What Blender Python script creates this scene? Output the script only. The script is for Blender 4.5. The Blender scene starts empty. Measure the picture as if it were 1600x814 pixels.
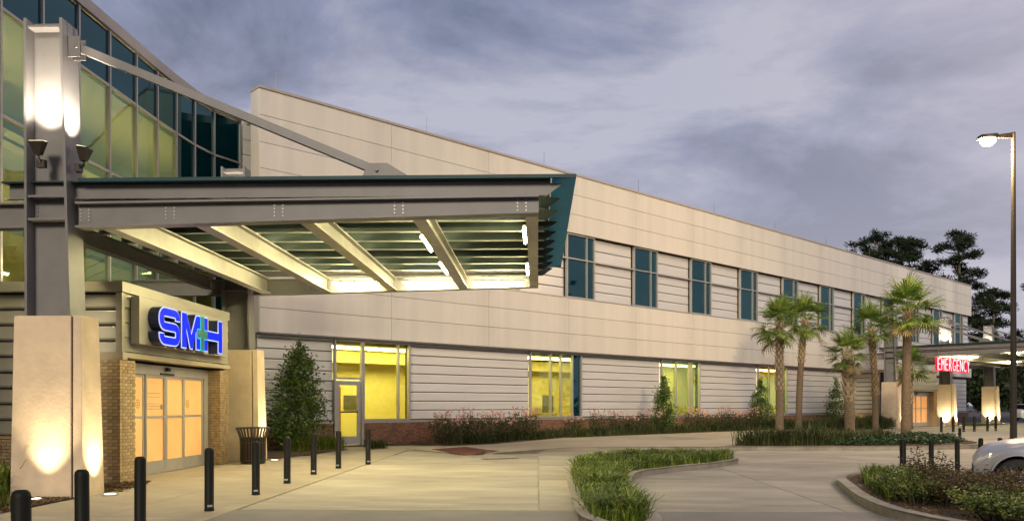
import bpy, bmesh, math, random
import numpy as np
from mathutils import Vector, Matrix
random.seed(7); RNG = np.random.default_rng(7)
SC = bpy.context.scene
COL = SC.collection
R = math.radians

# ------------------------------------------------------------------ camera, sky, sun, exposure
cam_data = bpy.data.cameras.new("camera"); cam = bpy.data.objects.new("camera", cam_data); COL.objects.link(cam)
cam.location = (0, 0, 1.6); cam.rotation_euler = (R(90), 0, 0)
cam_data.sensor_width = 36; cam_data.lens = 29.25; cam_data.shift_y = 0.1406
cam_data.clip_start = 0.1; cam_data.clip_end = 4000
SC.camera = cam
SC.view_settings.view_transform = 'Standard'; SC.view_settings.look = 'None'
SC.view_settings.exposure = 0.85; SC.view_settings.gamma = 1.0
SC.cycles.use_denoising = True
SC.cycles.max_bounces = 7; SC.cycles.diffuse_bounces = 3; SC.cycles.glossy_bounces = 3
SC.cycles.transparent_max_bounces = 12; SC.cycles.transmission_bounces = 4
SC.cycles.sample_clamp_indirect = 4.0
SC.cycles.caustics_reflective = False; SC.cycles.caustics_refractive = False

SUN_EL, SUN_AZ = R(24), R(188)          # sun lamp stands in for afterglow and car park lamps behind the camera
def build_world():
    w = bpy.data.worlds.new("World"); SC.world = w; w.use_nodes = True
    nt = w.node_tree; N = nt.nodes; L = nt.links
    for n in list(N): N.remove(n)
    out = N.new('ShaderNodeOutputWorld')
    sky = N.new('ShaderNodeTexSky'); sky.sky_type = 'NISHITA'; sky.sun_disc = False
    sky.sun_elevation = SUN_EL; sky.sun_rotation = SUN_AZ; sky.dust_density = 2.0
    bg1 = N.new('ShaderNodeBackground'); bg1.inputs['Strength'].default_value = 0.05
    L.new(sky.outputs[0], bg1.inputs[0])
    tc = N.new('ShaderNodeTexCoord')
    sep = N.new('ShaderNodeSeparateXYZ'); L.new(tc.outputs['Generated'], sep.inputs[0])
    def mth(op, a, b=None, clamp=False):
        m = N.new('ShaderNodeMath'); m.operation = op; m.use_clamp = clamp
        for i, q in enumerate((a, b)):
            if q is None: continue
            if isinstance(q, (int, float)): m.inputs[i].default_value = q
            else: L.new(q, m.inputs[i])
        return m.outputs[0]
    zz = mth('MAXIMUM', sep.outputs[2], 0.0)
    den = mth('ADD', zz, 0.22)
    px = mth('DIVIDE', sep.outputs[0], den); py = mth('DIVIDE', sep.outputs[1], den)
    cmb = N.new('ShaderNodeCombineXYZ'); L.new(px, cmb.inputs[0]); L.new(py, cmb.inputs[1])
    mp = N.new('ShaderNodeMapping'); L.new(cmb.outputs[0], mp.inputs[0])
    mp.inputs['Rotation'].default_value = (0, 0, R(-12)); mp.inputs['Scale'].default_value = (0.85, 1.15, 1)
    mp.inputs['Location'].default_value = (3.1, 1.7, 0)
    n1 = N.new('ShaderNodeTexNoise'); n1.inputs['Scale'].default_value = 1.5; n1.inputs['Detail'].default_value = 8
    n1.inputs['Roughness'].default_value = 0.6; n1.inputs['Distortion'].default_value = 0.35
    L.new(mp.outputs[0], n1.inputs['Vector'])
    n2 = N.new('ShaderNodeTexNoise'); n2.inputs['Scale'].default_value = 0.5; n2.inputs['Detail'].default_value = 4
    L.new(mp.outputs[0], n2.inputs['Vector'])
    r1 = N.new('ShaderNodeValToRGB'); L.new(n1.outputs[0], r1.inputs[0])
    e = r1.color_ramp.elements
    e[0].position = 0.40; e[0].color = (0.098, 0.116, 0.172, 1)
    e[1].position = 0.61; e[1].color = (0.305, 0.308, 0.372, 1)
    m = e.new(0.49); m.color = (0.165, 0.182, 0.262, 1)
    # paler and pinker towards the horizon
    hz = mth('MULTIPLY', mth('SUBTRACT', 0.42, zz), 2.4, True)
    hz2 = mth('MULTIPLY', hz, mth('ADD', mth('MULTIPLY', n2.outputs[0], 0.8), 0.25, True), True)
    mx = N.new('ShaderNodeMix'); mx.data_type = 'RGBA'
    gx = mth('MULTIPLY', mth('MULTIPLY', mth('SUBTRACT', sep.outputs[0], 0.10), 2.0, True), 0.80)
    hz2 = mth('MAXIMUM', hz2, mth('MULTIPLY', gx, mth('ADD', mth('MULTIPLY', n1.outputs[0], 1.3), 0.25, True)))
    L.new(hz2, mx.inputs['Factor']); L.new(r1.outputs[0], mx.inputs[6]); mx.inputs[7].default_value = (0.395, 0.362, 0.408, 1)
    bg2 = N.new('ShaderNodeBackground'); L.new(mx.outputs[2], bg2.inputs[0]); bg2.inputs['Strength'].default_value = 0.90
    ms = N.new('ShaderNodeMixShader'); ms.inputs[0].default_value = 0.93
    L.new(bg1.outputs[0], ms.inputs[1]); L.new(bg2.outputs[0], ms.inputs[2])
    L.new(ms.outputs[0], out.inputs[0])
build_world()
sd = bpy.data.lights.new("sun", 'SUN'); sd.energy = 1.25; sd.angle = R(14); sd.color = (1.0, 0.855, 0.63)
sun = bpy.data.objects.new("sun", sd); COL.objects.link(sun)
sun.rotation_euler = (R(90) - SUN_EL, 0, R(180) - SUN_AZ); sun.location = (0, -20, 30)

# ------------------------------------------------------------------ frames of reference
TH = R(-1.763)
def EW(a, b, z=0.0):                      # entrance frame (a to the right, b along the entrance wall) -> world
    c, s = math.cos(TH), math.sin(TH)
    return (a*c - b*s, a*s + b*c, z)
WING_O = (-6.3, 31.5, 0.0); WING_R = math.atan2(.6862, .7274)
def FW(t, y, z=0.0):                      # wing frame (t along the facade, y inwards) -> world
    c, s = math.cos(WING_R), math.sin(WING_R)
    return (WING_O[0] + t*c - y*s, WING_O[1] + t*s + y*c, z)

# ------------------------------------------------------------------ materials
MATS = {}
def pmat(name, col, rough=0.6, metal=0.0, var=0.12, scale=4.0, bump=0.0, bscale=60.0, emit=None, estr=0.0,
         stretch=None, col2=None, spec=0.5, detail=5, stain=0.0, bdist=0.01):
    if name in MATS: return MATS[name]
    m = bpy.data.materials.new(name); m.use_nodes = True; MATS[name] = m
    nt = m.node_tree; N = nt.nodes; L = nt.links; b = N['Principled BSDF']
    b.inputs['Roughness'].default_value = rough; b.inputs['Metallic'].default_value = metal
    b.inputs['Specular IOR Level'].default_value = spec
    tc = N.new('ShaderNodeTexCoord'); src = tc.outputs['Object']
    mp = N.new('ShaderNodeMapping'); L.new(src, mp.inputs[0])
    if stretch: mp.inputs['Scale'].default_value = stretch
    n = N.new('ShaderNodeTexNoise'); n.inputs['Scale'].default_value = scale; n.inputs['Detail'].default_value = detail
    L.new(mp.outputs[0], n.inputs['Vector'])
    rp = N.new('ShaderNodeValToRGB'); L.new(n.outputs[0], rp.inputs[0])
    c2 = col2 or tuple(min(1, c*(1+var)) for c in col); c1 = tuple(c*(1-var) for c in col)
    rp.color_ramp.elements[0].position = 0.3; rp.color_ramp.elements[1].position = 0.7
    rp.color_ramp.elements[0].color = (*c1, 1); rp.color_ramp.elements[1].color = (*c2, 1)
    last = rp.outputs[0]
    oi = N.new('ShaderNodeObjectInfo')
    hs = N.new('ShaderNodeHueSaturation'); mr = N.new('ShaderNodeMapRange')
    mr.inputs['To Min'].default_value = 1 - var*0.6; mr.inputs['To Max'].default_value = 1 + var*0.6
    L.new(oi.outputs['Random'], mr.inputs['Value']); L.new(mr.outputs[0], hs.inputs['Value']); L.new(last, hs.inputs['Color'])
    last = hs.outputs[0]
    if stain:
        n3 = N.new('ShaderNodeTexNoise'); n3.inputs['Scale'].default_value = scale*0.23; n3.inputs['Detail'].default_value = 7
        n3.inputs['Roughness'].default_value = 0.65
        L.new(mp.outputs[0], n3.inputs['Vector'])
        r3 = N.new('ShaderNodeMapRange'); r3.inputs['From Min'].default_value = 0.35; r3.inputs['From Max'].default_value = 0.65
        r3.inputs['To Min'].default_value = 1 - stain; r3.inputs['To Max'].default_value = 1.0 + stain*0.2
        L.new(n3.outputs[0], r3.inputs['Value'])
        h3 = N.new('ShaderNodeHueSaturation'); L.new(r3.outputs[0], h3.inputs['Value']); L.new(last, h3.inputs['Color']); last = h3.outputs[0]
    L.new(last, b.inputs['Base Color'])
    if bump:
        nb = N.new('ShaderNodeTexNoise'); nb.inputs['Scale'].default_value = bscale; nb.inputs['Detail'].default_value = 6
        L.new(tc.outputs['Object'], nb.inputs['Vector'])
        bp = N.new('ShaderNodeBump'); bp.inputs['Strength'].default_value = bump; bp.inputs['Distance'].default_value = bdist
        L.new(nb.outputs[0], bp.inputs['Height']); L.new(bp.outputs[0], b.inputs['Normal'])
    if emit:
        b.inputs['Emission Color'].default_value = (*emit, 1); b.inputs['Emission Strength'].default_value = estr
    return m
def glass_mat(name, tint, refl=0.10, solid=0.0, solid_col=(0, .05, .06), rough=0.02):
    m = bpy.data.materials.new(name); m.use_nodes = True; MATS[name] = m
    nt = m.node_tree; N = nt.nodes; L = nt.links
    for n in list(N):
        if n.type != 'OUTPUT_MATERIAL': N.remove(n)
    out = [n for n in N if n.type == 'OUTPUT_MATERIAL'][0]
    tr = N.new('ShaderNodeBsdfTransparent'); tr.inputs[0].default_value = (*tint, 1)
    gl = N.new('ShaderNodeBsdfGlossy'); gl.inputs['Roughness'].default_value = rough; gl.inputs[0].default_value = (.55, .92, 1.0, 1)
    df = N.new('ShaderNodeBsdfDiffuse'); df.inputs[0].default_value = (*solid_col, 1)
    m0 = N.new('ShaderNodeMixShader'); m0.inputs[0].default_value = solid; L.new(tr.outputs[0], m0.inputs[1]); L.new(df.outputs[0], m0.inputs[2])
    fr = N.new('ShaderNodeLayerWeight'); fr.inputs[0].default_value = 0.25
    mr = N.new('ShaderNodeMapRange'); mr.inputs['To Min'].default_value = refl; mr.inputs['To Max'].default_value = min(1, refl + .55)
    L.new(fr.outputs['Fresnel'], mr.inputs['Value'])
    m1 = N.new('ShaderNodeMixShader'); L.new(mr.outputs[0], m1.inputs[0]); L.new(m0.outputs[0], m1.inputs[1]); L.new(gl.outputs[0], m1.inputs[2])
    L.new(m1.outputs[0], out.inputs[0])
    return m
def emis(name, col, st):
    m = bpy.data.materials.new(name); m.use_nodes = True; MATS[name] = m
    N = m.node_tree.nodes; L = m.node_tree.links; b = N['Principled BSDF']
    b.inputs['Base Color'].default_value = (*[min(.8, c*.3) for c in col], 1); b.inputs['Specular IOR Level'].default_value = 0.05
    b.inputs['Emission Color'].default_value = (*col, 1); b.inputs['Emission Strength'].default_value = st
    return m
def leaf_mat(name, dark, mid, light, rough=0.5, trans=0.25, scale=2.5, spec=0.35):
    m = bpy.data.materials.new(name); m.use_nodes = True; MATS[name] = m
    nt = m.node_tree; N = nt.nodes; L = nt.links; b = N['Principled BSDF']
    b.inputs['Roughness'].default_value = rough; b.inputs['Specular IOR Level'].default_value = spec
    geo = N.new('ShaderNodeNewGeometry'); tc = N.new('ShaderNodeTexCoord')
    n = N.new('ShaderNodeTexNoise'); n.inputs['Scale'].default_value = scale; n.inputs['Detail'].default_value = 3
    L.new(tc.outputs['Object'], n.inputs['Vector'])
    ad = N.new('ShaderNodeMath'); ad.operation = 'MULTIPLY_ADD'; ad.inputs[1].default_value = 0.45
    sb = N.new('ShaderNodeMath'); sb.operation = 'MULTIPLY_ADD'; sb.inputs[1].default_value = 0.9; sb.inputs[2].default_value = -0.17
    L.new(n.outputs[0], sb.inputs[0]); L.new(geo.outputs['Random Per Island'], ad.inputs[0]); L.new(sb.outputs[0], ad.inputs[2])
    rp = N.new('ShaderNodeValToRGB'); L.new(ad.outputs[0], rp.inputs[0])
    e = rp.color_ramp.elements; e[0].position = 0.15; e[0].color = (*dark, 1); e[1].position = 0.85; e[1].color = (*light, 1)
    q = e.new(0.5); q.color = (*mid, 1)
    L.new(rp.outputs[0], b.inputs['Base Color'])
    tl = N.new('ShaderNodeBsdfTranslucent'); L.new(rp.outputs[0], tl.inputs[0])
    ms = N.new('ShaderNodeMixShader'); ms.inputs[0].default_value = trans
    L.new(b.outputs[0], ms.inputs[1]); L.new(tl.outputs[0], ms.inputs[2])
    L.new(ms.outputs[0], N['Material Output'].inputs[0])
    return m

M_clad = pmat('cladding', (.71, .665, .595), .45, var=.05, scale=1.2, stretch=(1.8, 1.8, .28), stain=.12, bump=.05, bscale=200)
M_dark = pmat('joint_dark', (.05, .045, .045), .8)
M_cop = pmat('coping', (.40, .36, .34), .45, var=.05)
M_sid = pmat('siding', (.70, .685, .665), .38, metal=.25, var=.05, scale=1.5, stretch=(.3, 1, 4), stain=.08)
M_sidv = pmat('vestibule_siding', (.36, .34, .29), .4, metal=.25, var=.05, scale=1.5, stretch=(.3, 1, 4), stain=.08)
M_steel = pmat('steel_paint', (.190, .184, .190), .42, var=.08, scale=2.5, stain=.12, spec=.4)
M_pur_lit = pmat('purlin_steel_lit', (.42, .41, .37), .42, metal=.2, var=.10, scale=3, stain=.2)  # lamp light on flanges and cross beams put into this lighter grey
M_alu = pmat('aluminium', (.42, .41, .40), .4, metal=.4, var=.05)
M_alud = pmat('dark_aluminium', (.16, .155, .15), .4, metal=.3, var=.05)
M_teal = pmat('teal_paint', (.002, .24, .52), .5, var=.1, spec=.2)
M_tealdk = pmat('dark_teal_paint', (.005, .05, .065), .5, var=.1, spec=.3)
M_web_shade = pmat('purlin_web_shaded', (.055, .078, .074), .45, metal=.2, var=.15, scale=3, stain=.25)  # shade on the unlit purlin webs put into this darker colour
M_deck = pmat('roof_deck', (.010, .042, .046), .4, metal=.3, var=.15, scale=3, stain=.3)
M_stucco = pmat('stucco', (.62, .495, .36), .85, var=.10, scale=3.0, bump=.5, bscale=16, stain=.16, bdist=.012)
M_conc = pmat('concrete', (.42, .378, .305), .75, var=.10, scale=1.6, bump=.12, bscale=45, stain=.42, stretch=(.5, 1.3, 1))
M_walk = pmat('walk_concrete', (.40, .345, .26), .75, var=.07, scale=1.6, bump=.12, bscale=45, stain=.16)
M_road = pmat('road_concrete', (.235, .215, .195), .8, var=.10, scale=1.2, bump=.2, bscale=60, stain=.22)
M_kerb = pmat('kerb_concrete', (.36, .325, .265), .8, var=.14, scale=3, bump=.25, bscale=40, stain=.32)
M_lot = pmat('lot_asphalt', (.07, .068, .066), .85, var=.15, scale=2, bump=.2)
M_mulch = pmat('mulch', (.085, .052, .03), .95, var=.45, scale=14, bump=.9, bscale=35)
M_chip = leaf_mat('chips', (.05, .03, .015), (.15, .095, .05), (.30, .20, .10), .8, .0)
M_lawn = pmat('lawn', (.05, .10, .02), .9, var=.3, scale=6, bump=.8, bscale=80)
M_brick = pmat('tan_brick', (.37, .27, .155), .85, var=.34, scale=9, bump=.3, bscale=60)
M_mort = pmat('mortar', (.17, .14, .095), .9, var=.1)
M_rbrick = pmat('red_brick', (.23, .115, .075), .85, var=.30, scale=9, bump=.3, bscale=60)
M_black = pmat('black_paint', (.010, .010, .008), .55, var=.1, spec=.16)
M_bronze = pmat('bronze_paint', (.026, .021, .016), .42, var=.1)
M_pole = pmat('pole_paint', (.016, .012, .009), .75, var=.1)
M_pad = pmat('tactile', (.15, .05, .035), .7, var=.15, scale=8)
M_stem = pmat('dark_stem', (.045, .032, .02), .9, var=.2)
M_bark = pmat('bark', (.16, .115, .075), .95, var=.30, scale=9, bump=.9, bscale=22, stretch=(1, 1, .4))
M_palmb = pmat('palm_bark', (.15, .11, .07), .95, var=.28, scale=8, bump=.9, bscale=18, stretch=(1, 1, 2.2))
M_boot = pmat('leaf_base', (.38, .30, .20), .9, var=.30, scale=10, bump=.5, bscale=40)
M_room = pmat('room_wall', (.74, .68, .38), .8, var=.02)
M_floor = pmat('room_floor', (.30, .26, .16), .6)
M_furn = pmat('furniture', (.34, .24, .12), .5)
M_orange = pmat('orange_wall', (.75, .36, .06), .7)
M_glass = glass_mat('clear_glass', (.90, .88, .52), .05)
M_aglass = glass_mat('atrium_glass', (.80, .76, .50), .06)
M_tglass = glass_mat('teal_glass', (.03, .16, .17), .075, .92, (.001, .022, .029))
M_film = pmat('orange_film_glow', (.66, .37, .16), .5, var=.16, scale=1.1, emit=(1.0, .42, .11), estr=.26)  # film glows by itself in place of light from behind the doors
M_tube = emis('tube_lamp', (1.0, .86, .43), 105.0)
M_panel = emis('ceiling_panel', (1.0, .88, .50), 11.0)
M_panel2 = emis('added_atrium_lamp', (1.0, .86, .46), 18.0)
M_room2 = pmat('atrium_wall', (.66, .62, .48), .8, var=.02)
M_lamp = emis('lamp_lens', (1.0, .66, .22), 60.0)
M_blue = emis('sign_blue', (.002, .020, 1.0), .52)
M_white = emis('sign_white', (.46, .52, 1.0), .62)
M_cyan = emis('sign_cyan', (.02, .58, .62), .52)
M_cross = pmat('sign_green', (.01, .12, .13), .5)
M_red = emis('sign_red_halo', (1.0, .008, .035), .75)
M_redface = emis('sign_red_face', (1.0, .55, .60), 1.0)
M_lens = emis('ground_lens', (1.0, .86, .55), 3.0)
M_car = pmat('car_paint', (.36, .37, .42), .30, metal=.3, var=.02, spec=.6)
M_rub = pmat('rubber', (.018, .018, .018), .8)
M_rim = pmat('rim', (.45, .45, .46), .3, metal=.8)
M_hl = pmat('headlight_glass', (.62, .60, .58), .1, metal=.2, spec=.8)
M_cglass = pmat('car_glass', (.01, .012, .014), .05, spec=.8)
M_amber = pmat('amber', (.6, .18, .05), .3)
LEAF_mag = leaf_mat('magnolia_leaf', (.018, .045, .008), (.08, .15, .026), (.28, .35, .10), .38, .15)
LEAF_palm = leaf_mat('palm_leaf', (.04, .09, .015), (.12, .20, .032), (.30, .37, .08), .5, .3)
LEAF_dead = leaf_mat('palm_dry_leaf', (.16, .12, .05), (.26, .20, .09), (.36, .28, .12), .7, .2)
LEAF_pine = leaf_mat('pine_needle', (.010, .018, .008), (.022, .036, .015), (.045, .06, .026), .7, .1, 1.2)
LEAF_gras = leaf_mat('border_grass', (.03, .065, .008), (.12, .19, .024), (.40, .44, .09), .5, .3, 3)
LEAF_dgras = leaf_mat('bed_grass', (.022, .036, .009), (.055, .075, .02), (.13, .135, .05), .6, .25, 1.5)
LEAF_cov = leaf_mat('ground_cover', (.012, .03, .010), (.028, .06, .022), (.06, .10, .04), .45, .12, 2)
LEAF_rose = leaf_mat('rose_leaf', (.018, .034, .010), (.045, .072, .020), (.10, .125, .04), .55, .2)
LEAF_petal = leaf_mat('rose_petal', (.55, .22, .22), (.78, .46, .40), (.88, .68, .58), .6, .3)
LEAF_nan = leaf_mat('nandina_leaf', (.025, .038, .010), (.10, .14, .026), (.36, .40, .12), .42, .25, 2.2)
LEAF_nanred = leaf_mat('nandina_red', (.022, .018, .010), (.085, .06, .024), (.34, .24, .12), .42, .25, 2.2)
LEAF_tree = leaf_mat('tree_leaf', (.010, .018, .006), (.025, .040, .012), (.06, .08, .025), .6, .15, .6)

# ------------------------------------------------------------------ mesh helpers
class MB:
    def __init__(s, off=(0, 0, 0)): s.v = []; s.f = []; s.m = []; s.o = off
    def add(s, vs, fs, m=0):
        n = len(s.v); s.v += [tuple(v) for v in vs]
        s.f += [tuple(i + n for i in f) for f in fs]; s.m += [m]*len(fs); return s
    def box(s, x0, x1, y0, y1, z0, z1, m=0):
        if x0 > x1: x0, x1 = x1, x0
        if y0 > y1: y0, y1 = y1, y0
        if z0 > z1: z0, z1 = z1, z0
        vs = [(x0,y0,z0),(x1,y0,z0),(x1,y1,z0),(x0,y1,z0),(x0,y0,z1),(x1,y0,z1),(x1,y1,z1),(x0,y1,z1)]
        return s.add(vs, [(3,2,1,0),(4,5,6,7),(0,1,5,4),(1,2,6,5),(2,3,7,6),(3,0,4,7)], m)
    def hexa(s, p, m=0):                    # 8 corners: bottom ccw, top ccw
        return s.add(p, [(3,2,1,0),(4,5,6,7),(0,1,5,4),(1,2,6,5),(2,3,7,6),(3,0,4,7)], m)
    def prism(s, poly, fn0, fn1, m=0, caps=True):   # poly of (p,q); fn maps (p,q)->xyz
        n = len(poly); vs = [fn0(*p) for p in poly] + [fn1(*p) for p in poly]
        fs = [(i, (i+1) % n, n + (i+1) % n, n + i) for i in range(n)]
        if caps: fs += [tuple(range(n))[::-1], tuple(range(n, 2*n))]
        return s.add(vs, fs, m)
    def tube(s, path, rad, n=8, m=0, cap=True):
        path = [Vector(p) for p in path]
        if not hasattr(rad, '__len__'): rad = [rad]*len(path)
        rings = []; ref = Vector((0, 0, 1))
        for i, p in enumerate(path):
            d = (path[min(i+1, len(path)-1)] - path[max(i-1, 0)]).normalized()
            r = ref if abs(d.dot(ref)) < .95 else Vector((1, 0, 0))
            x = d.cross(r).normalized(); y = d.cross(x)
            rings.append([p + (x*math.cos(2*math.pi*k/n) + y*math.sin(2*math.pi*k/n))*rad[i] for k in range(n)])
        vs = [q for r in rings for q in r]
        fs = [(i*n + k, i*n + (k+1) % n, (i+1)*n + (k+1) % n, (i+1)*n + k) for i in range(len(path)-1) for k in range(n)]
        if cap: fs += [tuple(range(n)), tuple((len(path)-1)*n + k for k in range(n))[::-1]]
        return s.add(vs, fs, m)
    def lathe(s, prof, n=16, c=(0, 0), m=0):
        vs = [(c[0] + r*math.cos(2*math.pi*k/n), c[1] + r*math.sin(2*math.pi*k/n), z) for r, z in prof for k in range(n)]
        fs = [(i*n + k, i*n + (k+1) % n, (i+1)*n + (k+1) % n, (i+1)*n + k) for i in range(len(prof)-1) for k in range(n)]
        fs += [tuple(range(n))[::-1], tuple((len(prof)-1)*n + k for k in range(n))]
        return s.add(vs, fs, m)
    def mesh(s, name, mats, smooth=False):
        me = bpy.data.meshes.new(name); o = s.o
        me.from_pydata([(v[0]-o[0], v[1]-o[1], v[2]-o[2]) for v in s.v], [], s.f)
        for mt in (mats if isinstance(mats, (list, tuple)) else [mats]): me.materials.append(mt)
        if any(s.m): me.polygons.foreach_set('material_index', s.m)
        if smooth: me.polygons.foreach_set('use_smooth', [True]*len(s.f))
        bm = bmesh.new(); bm.from_mesh(me); bmesh.ops.recalc_face_normals(bm, faces=bm.faces); bm.to_mesh(me); bm.free()
        me.update(); return me
    def build(s, name, mats, parent=None, loc=(0, 0, 0), rz=0, smooth=False, kind=None, bevel=0, label=None):
        o = bpy.data.objects.new(name, s.mesh(name, mats, smooth)); COL.objects.link(o)
        o.location = loc; o.rotation_euler = (0, 0, rz)
        if parent is not None: o.parent = parent
        if kind: o['kind'] = kind
        if label: o['label'] = label
        if bevel:
            b = o.modifiers.new('bevel', 'BEVEL'); b.width = bevel; b.segments = 2; b.limit_method = 'ANGLE'
        if smooth and not bevel: pass
        return o
def quads(name, V, F, mat, parent=None, kind=None, loc=(0, 0, 0), rz=0):    # fast numpy mesh of quads
    o = bpy.data.objects.new(name, qmesh(name, V, F, mat)); COL.objects.link(o)
    o.location = loc; o.rotation_euler = (0, 0, rz)
    if parent is not None: o.parent = parent
    if kind: o['kind'] = kind
    return o
def qmesh(name, V, F, mat):
    me = bpy.data.meshes.new(name); V = np.asarray(V, dtype=np.float32); F = np.asarray(F, dtype=np.int32)
    k = F.shape[1]
    me.vertices.add(len(V)); me.vertices.foreach_set('co', V.ravel())
    me.loops.add(F.size); me.loops.foreach_set('vertex_index', F.ravel())
    me.polygons.add(len(F)); me.polygons.foreach_set('loop_start', np.arange(len(F), dtype=np.int32)*k)
    me.polygons.foreach_set('loop_total', np.full(len(F), k, dtype=np.int32))
    me.materials.append(mat); me.update(calc_edges=True); me.validate(); return me
def thing(name, label, cat, loc=(0, 0, 0), rz=0, group=None):
    o = bpy.data.objects.new(name, None); COL.objects.link(o); o.empty_display_size = .3
    o.location = loc; o.rotation_euler = (0, 0, rz); return tag(o, label, cat, group)
def tag(o, label, cat, group=None):
    o['label'] = label; o['category'] = cat
    if group: o['group'] = group
    return o
def inst(me, name, parent, loc, rz=0, scale=None, rot=None, label=None):
    o = bpy.data.objects.new(name, me); COL.objects.link(o); o.location = loc
    o.rotation_euler = rot if rot is not None else (0, 0, rz)
    if scale is not None: o.scale = scale if hasattr(scale, '__len__') else (scale,)*3
    if parent is not None: o.parent = parent
    return o
def copy_tree(o, parent=None):
    c = o.copy(); COL.objects.link(c)
    if parent is not None: c.parent = parent
    for ch in list(o.children): copy_tree(ch, c)
    return c
def sheet(name, poly, z, mat, kind='structure', parent=None):
    zf = z if callable(z) else (lambda x, y: z)
    bm = bmesh.new(); vs = [bm.verts.new((x, y, zf(x, y))) for x, y in poly]
    f = bm.faces.new(vs); bmesh.ops.recalc_face_normals(bm, faces=[f])
    if f.normal.z < 0: f.normal_flip()
    bmesh.ops.triangulate(bm, faces=bm.faces)
    me = bpy.data.meshes.new(name); bm.to_mesh(me); bm.free(); me.materials.append(mat)
    o = bpy.data.objects.new(name, me); COL.objects.link(o)
    if kind: o['kind'] = kind
    if parent is not None: o.parent = parent
    return o
def smooth_path(pts, step=.25, closed=False):
    P = [Vector((p[0], p[1], 0)) for p in pts]; out = []; n = len(P)
    rng = range(n if closed else n-1)
    for i in rng:
        p0 = P[(i-1) % n] if closed or i > 0 else P[i]; p1 = P[i]; p2 = P[(i+1) % n]
        p3 = P[(i+2) % n] if closed or i+2 < n else p2
        k = max(1, int((p2-p1).length/step))
        for j in range(k):
            t = j/k
            out.append(.5*((2*p1) + (-p0+p2)*t + (2*p0-5*p1+4*p2-p3)*t*t + (-p0+3*p1-3*p2+p3)*t*t*t))
    if not closed: out.append(P[-1])
    return out
def kerb(label, pts, w=.16, h=.14, closed=False, seg=3.0, step=.25, hf=None):
    """run of cast kerb lengths with open joints; the left side of the path is the outer (road) face"""
    path = smooth_path(pts, step, closed)
    if closed: path.append(path[0])
    root = bpy.data.objects.new('kerb', None); COL.objects.link(root); root['kind'] = 'structure'; root['label'] = label
    root.location = (path[0].x, path[0].y, 0); o = root.location.copy()
    n = len(path); nor = []
    for i in range(n):
        a = path[(i-1) % (n-1) if closed else max(i-1, 0)]; b = path[(i+1) % (n-1) if closed and i == n-1 else min(i+1, n-1)]
        if closed and i == n-1: b = path[1]
        d = (b-a); d.z = 0; d.normalize(); nor.append(Vector((-d.y, d.x, 0)))
    i = 0
    while i < n-1:
        j = i; l = 0
        while j < n-1 and l < seg: l += (path[j+1]-path[j]).length; j += 1
        if n-1-j < 3: j = n-1
        m = MB(o); rows = []
        for k in range(i, j+1):
            p = path[k].copy()
            d = (path[min(k+1, n-1)]-path[max(k-1, 0)]).normalized()
            if k == i: p += d*.006
            if k == j: p -= d*.006
            q = nor[k]; hh = (hf(p) if hf else h) + random.uniform(-.003, .003)
            prof = [(w*.5+.02, -.02), (w*.5, hh-.03), (w*.5-.03, hh), (-w*.5, hh), (-w*.5, -.02)]
            rows.append([(p.x + q.x*u, p.y + q.y*u, z) for u, z in prof])
        vs = [v for r in rows for v in r]; c = 5
        fs = [(a*c+b, a*c+b+1, (a+1)*c+b+1, (a+1)*c+b) for a in range(len(rows)-1) for b in range(c-1)]
        fs += [tuple(range(c)), tuple((len(rows)-1)*c+b for b in range(c))]
        m.add(vs, fs); m.build('kerb_stone', M_kerb, root)
        i = j
    return root, path

# ------------------------------------------------------------------ ground, roads, pavements, beds
sheet('ground', [(-600, -300), (900, -300), (900, 1200), (-600, 1200)], -.05, M_lot)
sheet('road', [EW(-30, -20)[:2], EW(40, -20)[:2], EW(40, 12.55)[:2], EW(-30, 12.55)[:2]], 0.0, M_road)
DRIVE = sheet('driveway', [EW(-4.6, 12.58)[:2], EW(60, 12.58)[:2], (95, 75), (40, 75), (14, 46), (-9, 35), EW(-4.6, 31)[:2]], -.028, M_conc)
def slab_grid(name, parent, a_list, b_list, keep, mat, z, gap=.024, th=.05, loc=(0, 0, 0)):
    cache = {}
    for i in range(len(a_list)-1):
        for j in range(len(b_list)-1):
            a0, a1, b0, b1 = a_list[i], a_list[i+1], b_list[j], b_list[j+1]
            if not keep((a0+a1)/2, (b0+b1)/2): continue
            key = (round(a1-a0, 3), round(b1-b0, 3))
            if key not in cache:
                m = MB(); m.box(gap/2, key[0]-gap/2, gap/2, key[1]-gap/2, -th, 0); cache[key] = m.mesh(name, mat)
            o = inst(cache[key], name, parent, (0, 0, 0), TH); p = EW(a0, b0); o.location = (p[0], p[1], z + random.uniform(-.001, .001))
slab_grid('concrete_slab', DRIVE, [-4.58 + 4.6*i for i in range(9)], [12.6, 13.5] + [13.5 + 4.3*i for i in range(1, 9)], lambda a, b: (EW(a, b)[1] < 28.5 + .9*max(0, EW(a, b)[0]-19)) , M_conc, 0.0)
WALK = sheet('entrance_walk', [EW(-7.88, 4)[:2], EW(-4.6, 4)[:2], EW(-4.6, 29)[:2], FW(3.4, -1.7)[:2], FW(.75, -.05)[:2], FW(-.6, -.05)[:2], FW(-.9, -1.3)[:2], EW(-7.2, 26)[:2], EW(-9.2, 22.9)[:2], EW(-9.2, 16.4)[:2], EW(-7.88, 16.4)[:2]], -.002, M_walk)
slab_grid('paving_slab', WALK, [-7.86, -6.23, -4.60], [5.2 + 1.63*i for i in range(12)], lambda a, b: True, M_walk, .004, gap=.018)
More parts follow.
